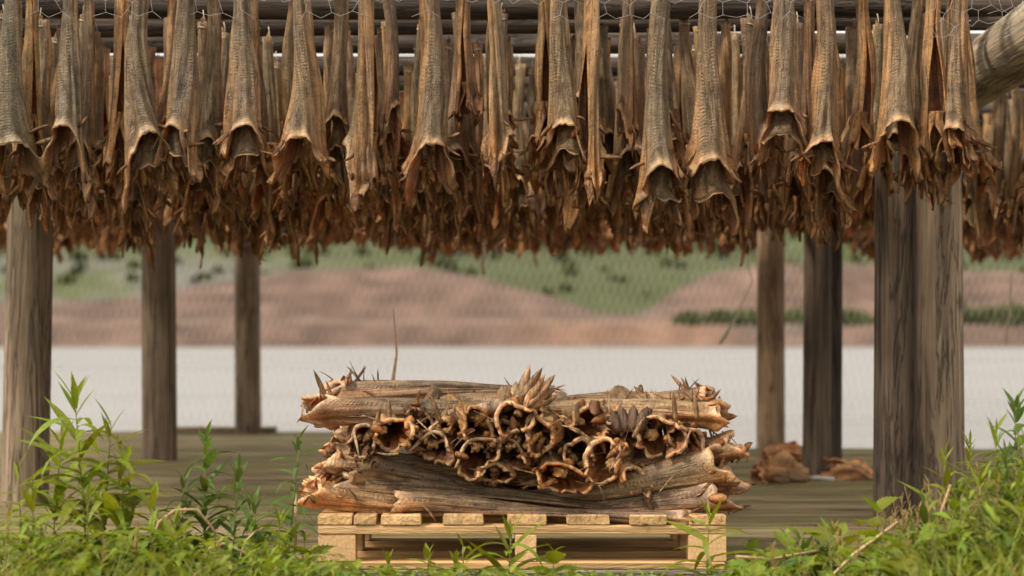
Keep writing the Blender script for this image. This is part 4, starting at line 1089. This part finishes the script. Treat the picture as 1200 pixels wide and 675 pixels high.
weed(122, 500, 4.62, 'bright upright weed touching the tallest left one', n=30, ll=.115, lean=(.015, 0))
weed(596, 628, 4.75, 'bright drooping weed in front of the middle pallet block', n=22, ll=.10)
weed(826, 606, 4.75, 'drooping weed in front of the right end of the pallet', n=20, ll=.11, mat=M_LEAF, lean=(.02, 0))
weed(545, 640, 4.8, 'single short upright weed left of the middle pallet block', n=8, ll=.09)
weed(1190, 474, 4.6, 'tall dark weed at the right edge', n=56, ll=.085, mat=M_LEAF2)
weed(1165, 505, 4.5, 'tall bright weed beside the one at the right edge', n=46, ll=.085)
weed(1108, 534, 4.6, 'bright weed with a star of leaves in front of the paired posts', n=34, ll=.085)
weed(1150, 560, 4.3, 'bushy weed low in front of the right edge weeds', n=44, ll=.085)
weed(1085, 590, 4.4, 'feathery weed low in front of the paired posts', n=36, ll=.07, mat=M_LEAF2)
weed(1195, 570, 4.2, 'bushy weed in the bottom right corner', n=44, ll=.09)
for k, (px, py, Y_, lab) in enumerate([(1135, 520, 4.7, 'feathery weed right of the paired posts'), (1178, 530, 4.35, 'dense weed in front of the tall right edge weeds'), (1200, 510, 4.45, 'weed cut by the right edge of the picture'),
                                   (1120, 575, 4.5, 'short dense weed below the star shaped one'), (1065, 605, 4.55, 'short feathery weed at the foot of the paired posts'), (1160, 600, 4.15, 'low dense weed near the bottom right corner')]):
    weed(px, py, Y_, lab, n=60, ll=.062, mat=(M_LEAF, M_LEAF2)[k % 2], wide=.8)
for k, (px, py, Y_, lab) in enumerate([(40, 575, 4.4, 'low bright weed at the foot of the left edge post'), (100, 580, 4.35, 'low bright weed under the tallest left one'), (205, 610, 4.3, 'low weed under the tall dry arch'), (300, 590, 4.6, 'low weed between the dark weeds and the pallet'),
                                   (330, 610, 4.5, 'low weed near the left end of the pallet')]):
    weed(px, py, Y_, lab, n=44, ll=.075, mat=(M_LEAF, M_LEAF2)[k == 3])
rl = random.Random(88)
for k in range(16):
    px = rl.uniform(-10, 365); kind = ('nettle', 'lance')[k % 2]
    leafy(((px - 600) * 4.5 / 2000, rl.uniform(4.3, 4.75), GZ), rl.uniform(.17, .27) - .05 * (px > 300), 'low leafy plant in the tangled growth at the lower left', 'low plants at the lower left', n=10 if kind == 'nettle' else 22,
          ll=.075 if kind == 'nettle' else .085, kind=kind, start=.35, mat=(M_LEAF, M_LEAF2, M_LEAF)[k % 3], wide=1.0 if kind == 'nettle' else 1.5, lean=(rl.uniform(-.05, .05), 0), name='low_plant', cat='plant')
for k in range(9):
    px = rl.uniform(860, 1190); kind = ('nettle', 'lance')[k % 2]
    leafy(((px - 600) * 4.5 / 2000, rl.uniform(4.3, 4.8), GZ), rl.uniform(.17, .24) + .10 * (px > 1080), 'low leafy plant in the tangled growth at the lower right', 'low plants at the lower right', n=10 if kind == 'nettle' else 24,
          ll=.08, kind=kind, start=.35, mat=(M_LEAF, M_LEAF2, M_LEAF)[k % 3], wide=1.0 if kind == 'nettle' else 1.4, lean=(rl.uniform(-.05, .05), 0), name='low_plant', cat='plant')
weed(1030, 600, 4.7, 'nettle with big toothed leaves in front of the darker paired post', n=10, ll=.10, kind='nettle', lean=(-.01, 0), name='nettle', cat='nettle', start=.45)
weed(985, 628, 4.55, 'low nettle left of the paired posts', n=10, ll=.09, kind='nettle', name='nettle', cat='nettle', start=.4)
weed(940, 632, 4.6, 'nettle with bright leaves in the grass right of the pallet', n=10, ll=.08, kind='nettle', name='nettle', cat='nettle', start=.4)
weed(1050, 640, 4.2, 'broad nettle at the bottom below the paired posts', n=12, ll=.10, kind='nettle', name='nettle', cat='nettle', start=.4)
weed(880, 645, 4.7, 'small nettle at the right end of the pallet', n=8, ll=.07, kind='nettle', mat=M_LEAF2, name='nettle', cat='nettle', start=.4)
weed(650, 648, 4.75, 'small nettle at the bottom right of the middle pallet block', n=8, ll=.075, kind='nettle', name='nettle', cat='nettle', start=.5)
for k, (px, py) in enumerate([(455, 655), (500, 652), (535, 658)]):
    weed(px, py, 4.82, ['broad flat leaves at the left half of the pallet', 'broad flat leaves under the left pallet opening', 'broad flat leaves left of the middle pallet block'][k], n=9, ll=.062, wide=1.9, start=.7, mat=M_LEAF, name='broad_leaved_weed')

def grass():
    r = np.random.default_rng(9); N = 14000
    X = r.uniform(-2.6, 2.6, N); Y = r.uniform(3.5, 4.93, N)
    px = 600 + X * 2000 / Y
    top = np.interp(px, [-200, 0, 60, 200, 300, 370, 430, 560, 620, 820, 880, 1000, 1080, 1150, 1200, 1400], [585, 606, 614, 612, 622, 640, 664, 668, 672, 674, 650, 635, 612, 575, 555, 550])
    zt = CAMZ + (400 - top) * Y / 2000
    Hh = np.clip(zt + 0.10, 0.03, 1) * r.uniform(0.35, 1.08, N)
    keep = ~((px > 400) & (px < 860) & (r.random(N) < .45)); X, Y, Hh, px = X[keep], Y[keep], Hh[keep], px[keep]; N = len(X)
    az = r.uniform(0, 6.28, N); lean = r.uniform(.1, .75, N) * Hh; wd = r.uniform(.0018, .0048, N)
    n = 5; ts = np.linspace(0, 1, n)
    cx_, sx_ = np.cos(az), np.sin(az); V = np.zeros((N, n, 2, 3))
    for i, t in enumerate(ts):
        ox = X + cx_ * lean * t ** 2; oy = Y + sx_ * lean * t ** 2; oz = -0.105 + Hh * (t - .22 * t ** 3)
        ww = wd * (1 - t ** 2.5) + .0002
        for s, k in ((-1, 0), (1, 1)):
            V[:, i, k, 0] = ox - sx_ * ww * s; V[:, i, k, 1] = oy + cx_ * ww * s; V[:, i, k, 2] = oz
    V = V.reshape(-1, 3); base = np.arange(N)[:, None] * 2 * n
    F = np.concatenate([base + np.array([2 * i, 2 * i + 1, 2 * i + 3, 2 * i + 2]) for i in range(n - 1)])
    hue = r.random(N)[:, None]
    C = np.array([.15, .21, .03]) * (1 - hue) + np.array([.24, .255, .045]) * hue
    dry = (r.random(N) < .10)[:, None]; C = np.where(dry, np.array([.36, .28, .13]), C) * r.uniform(.7, 1.25, (N, 1))
    return mesh_from('grass', V, F, np.repeat(C, 2 * n, 0), None, True, M_GRASS)
tag(obj('grass', grass()), 'green grass growing in front of the deck and pallet', 'grass', kind='stuff')
def groundleaves():
    """small mixed leaves of the low ground cover"""
    r = np.random.default_rng(19); N = 8000
    X = r.uniform(-2.4, 2.4, N); Y = r.uniform(3.8, 4.93, N); px = 600 + X * 2000 / Y
    top = np.interp(px, [-200, 0, 60, 200, 300, 370, 430, 600, 820, 880, 1000, 1080, 1150, 1200, 1400], [605, 616, 624, 624, 630, 646, 664, 670, 674, 652, 638, 615, 572, 542, 540])
    zt = CAMZ + (400 - top) * Y / 2000; Z = -0.09 + np.clip(zt + .09, .01, 1) * r.uniform(.25, 1.0, N) ** 0.7
    L = r.uniform(.022, .065, N); az = r.uniform(0, 6.28, N); el = r.uniform(-.6, .7, N); wd = L * r.uniform(.07, .17, N)
    d = np.stack([np.cos(az) * np.cos(el), np.sin(az) * np.cos(el), np.sin(el)], -1); s = np.stack([-np.sin(az), np.cos(az), r.uniform(-.5, .5, N)], -1)
    P = np.stack([X, Y, Z], -1); dn = np.array([0, 0, -1.])
    V = np.stack([P, P + d * (L * .5)[:, None] + s * wd[:, None], P + d * L[:, None] + dn * (L * .25)[:, None], P + d * (L * .5)[:, None] - s * wd[:, None]], 1).reshape(-1, 3)
    F = np.arange(N * 4).reshape(-1, 4)
    C = np.array([.145, .205, .028]) * r.uniform(.6, 1.6, (N, 1)) * np.stack([r.uniform(.85, 1.3, N), np.ones(N), r.uniform(.8, 1.3, N)], -1)
    return mesh_from('ground_cover', V, F, np.repeat(C, 4, 0), None, True, M_GRASS)
tag(obj('ground_cover', groundleaves()), 'low mixed leaves growing among the grass', 'ground cover', kind='stuff')
def seedgrass():
    r = random.Random(6); g = Geo()
    for k in range(90):
        px = r.choice((r.uniform(1040, 1220), r.uniform(1060, 1200), r.uniform(900, 1100), r.uniform(-40, 340))); Y = r.uniform(4.1, 4.85)
        tp = np.interp(px, [0, 340, 900, 1040, 1100, 1200], [585, 600, 640, 600, 560, 520]) + r.uniform(0, 50)
        b = at(px, 600, Y); b.z = -.1; zt = CAMZ + (400 - tp) * Y / 2000; t = Vector((b.x + r.uniform(-.07, .07), Y + r.uniform(-.05, .05), zt))
        c = (.36, .24, .11) if r.random() < .6 else (.26, .25, .09)
        mid = b.lerp(t, .6) + Vector((r.uniform(-.015, .015), 0, 0))
        v, f, u = tube([b, mid, t], [.0016, .0013, .0008], 4); g.add(v, f, c)
        for q in range(8):
            p = mid.lerp(t, .45 + .55 * q / 8); v, f = blade(p, (r.uniform(-.6, .6), r.uniform(-.6, .6), 1), (1, r.uniform(-1, 1), 0), .022, .004, 0, 3, .001); g.add(v, f, np.array(c) * r.uniform(.8, 1.2))
    return g.mesh('seed_grass', True, M_GRASS)
tag(obj('seed_grass', seedgrass()), 'brown seed heads of tall grasses among the weeds', 'grass', kind='stuff')
def stem(pts, r, mat, label): cord([at(*p) for p in pts], r, mat, label, 'dry_stalk', 'stalk')
stem([(178, 640, 4.5), (186, 612, 4.5), (205, 598, 4.52), (230, 597, 4.55), (246, 615, 4.58), (262, 640, 4.6)], .0042, M_STRAW, 'tan dry stem bent into a tall arch at the left')
stem([(240, 660, 4.5), (246, 642, 4.5), (262, 637, 4.5), (280, 645, 4.52), (300, 652, 4.55)], .0036, M_STRAW, 'tan dry stem bent into a low arch below the tall one')
stem([(280, 660, 4.55), (287, 635, 4.55), (300, 622, 4.56), (310, 618, 4.58)], .003, M_STRAW, 'thin dry stem curving up left of the pallet')
stem([(346, 646, 4.85), (347, 600, 4.85), (346, 578, 4.85)], .005, M_STRAW, 'straight dry stalk standing at the left end of the pallet')
stem([(155, 690, 4.5), (158, 650, 4.5), (161, 612, 4.5)], .005, M_REDSTEM, 'reddish dead stem standing at the bottom left')
stem([(1080, 690, 4.4), (1096, 620, 4.42), (1114, 568, 4.45)], .0035, M_STRAW, 'pale straight straw leaning in front of the paired posts')
stem([(960, 690, 4.4), (1000, 650, 4.42), (1052, 612, 4.46)], .005, M_STRAW, 'pale bent stem slanting through the nettles')
stem([(862, 652, 4.5), (905, 655, 4.5), (960, 645, 4.5)], .004, M_STRAW, 'dry straw lying flat right of the pallet')
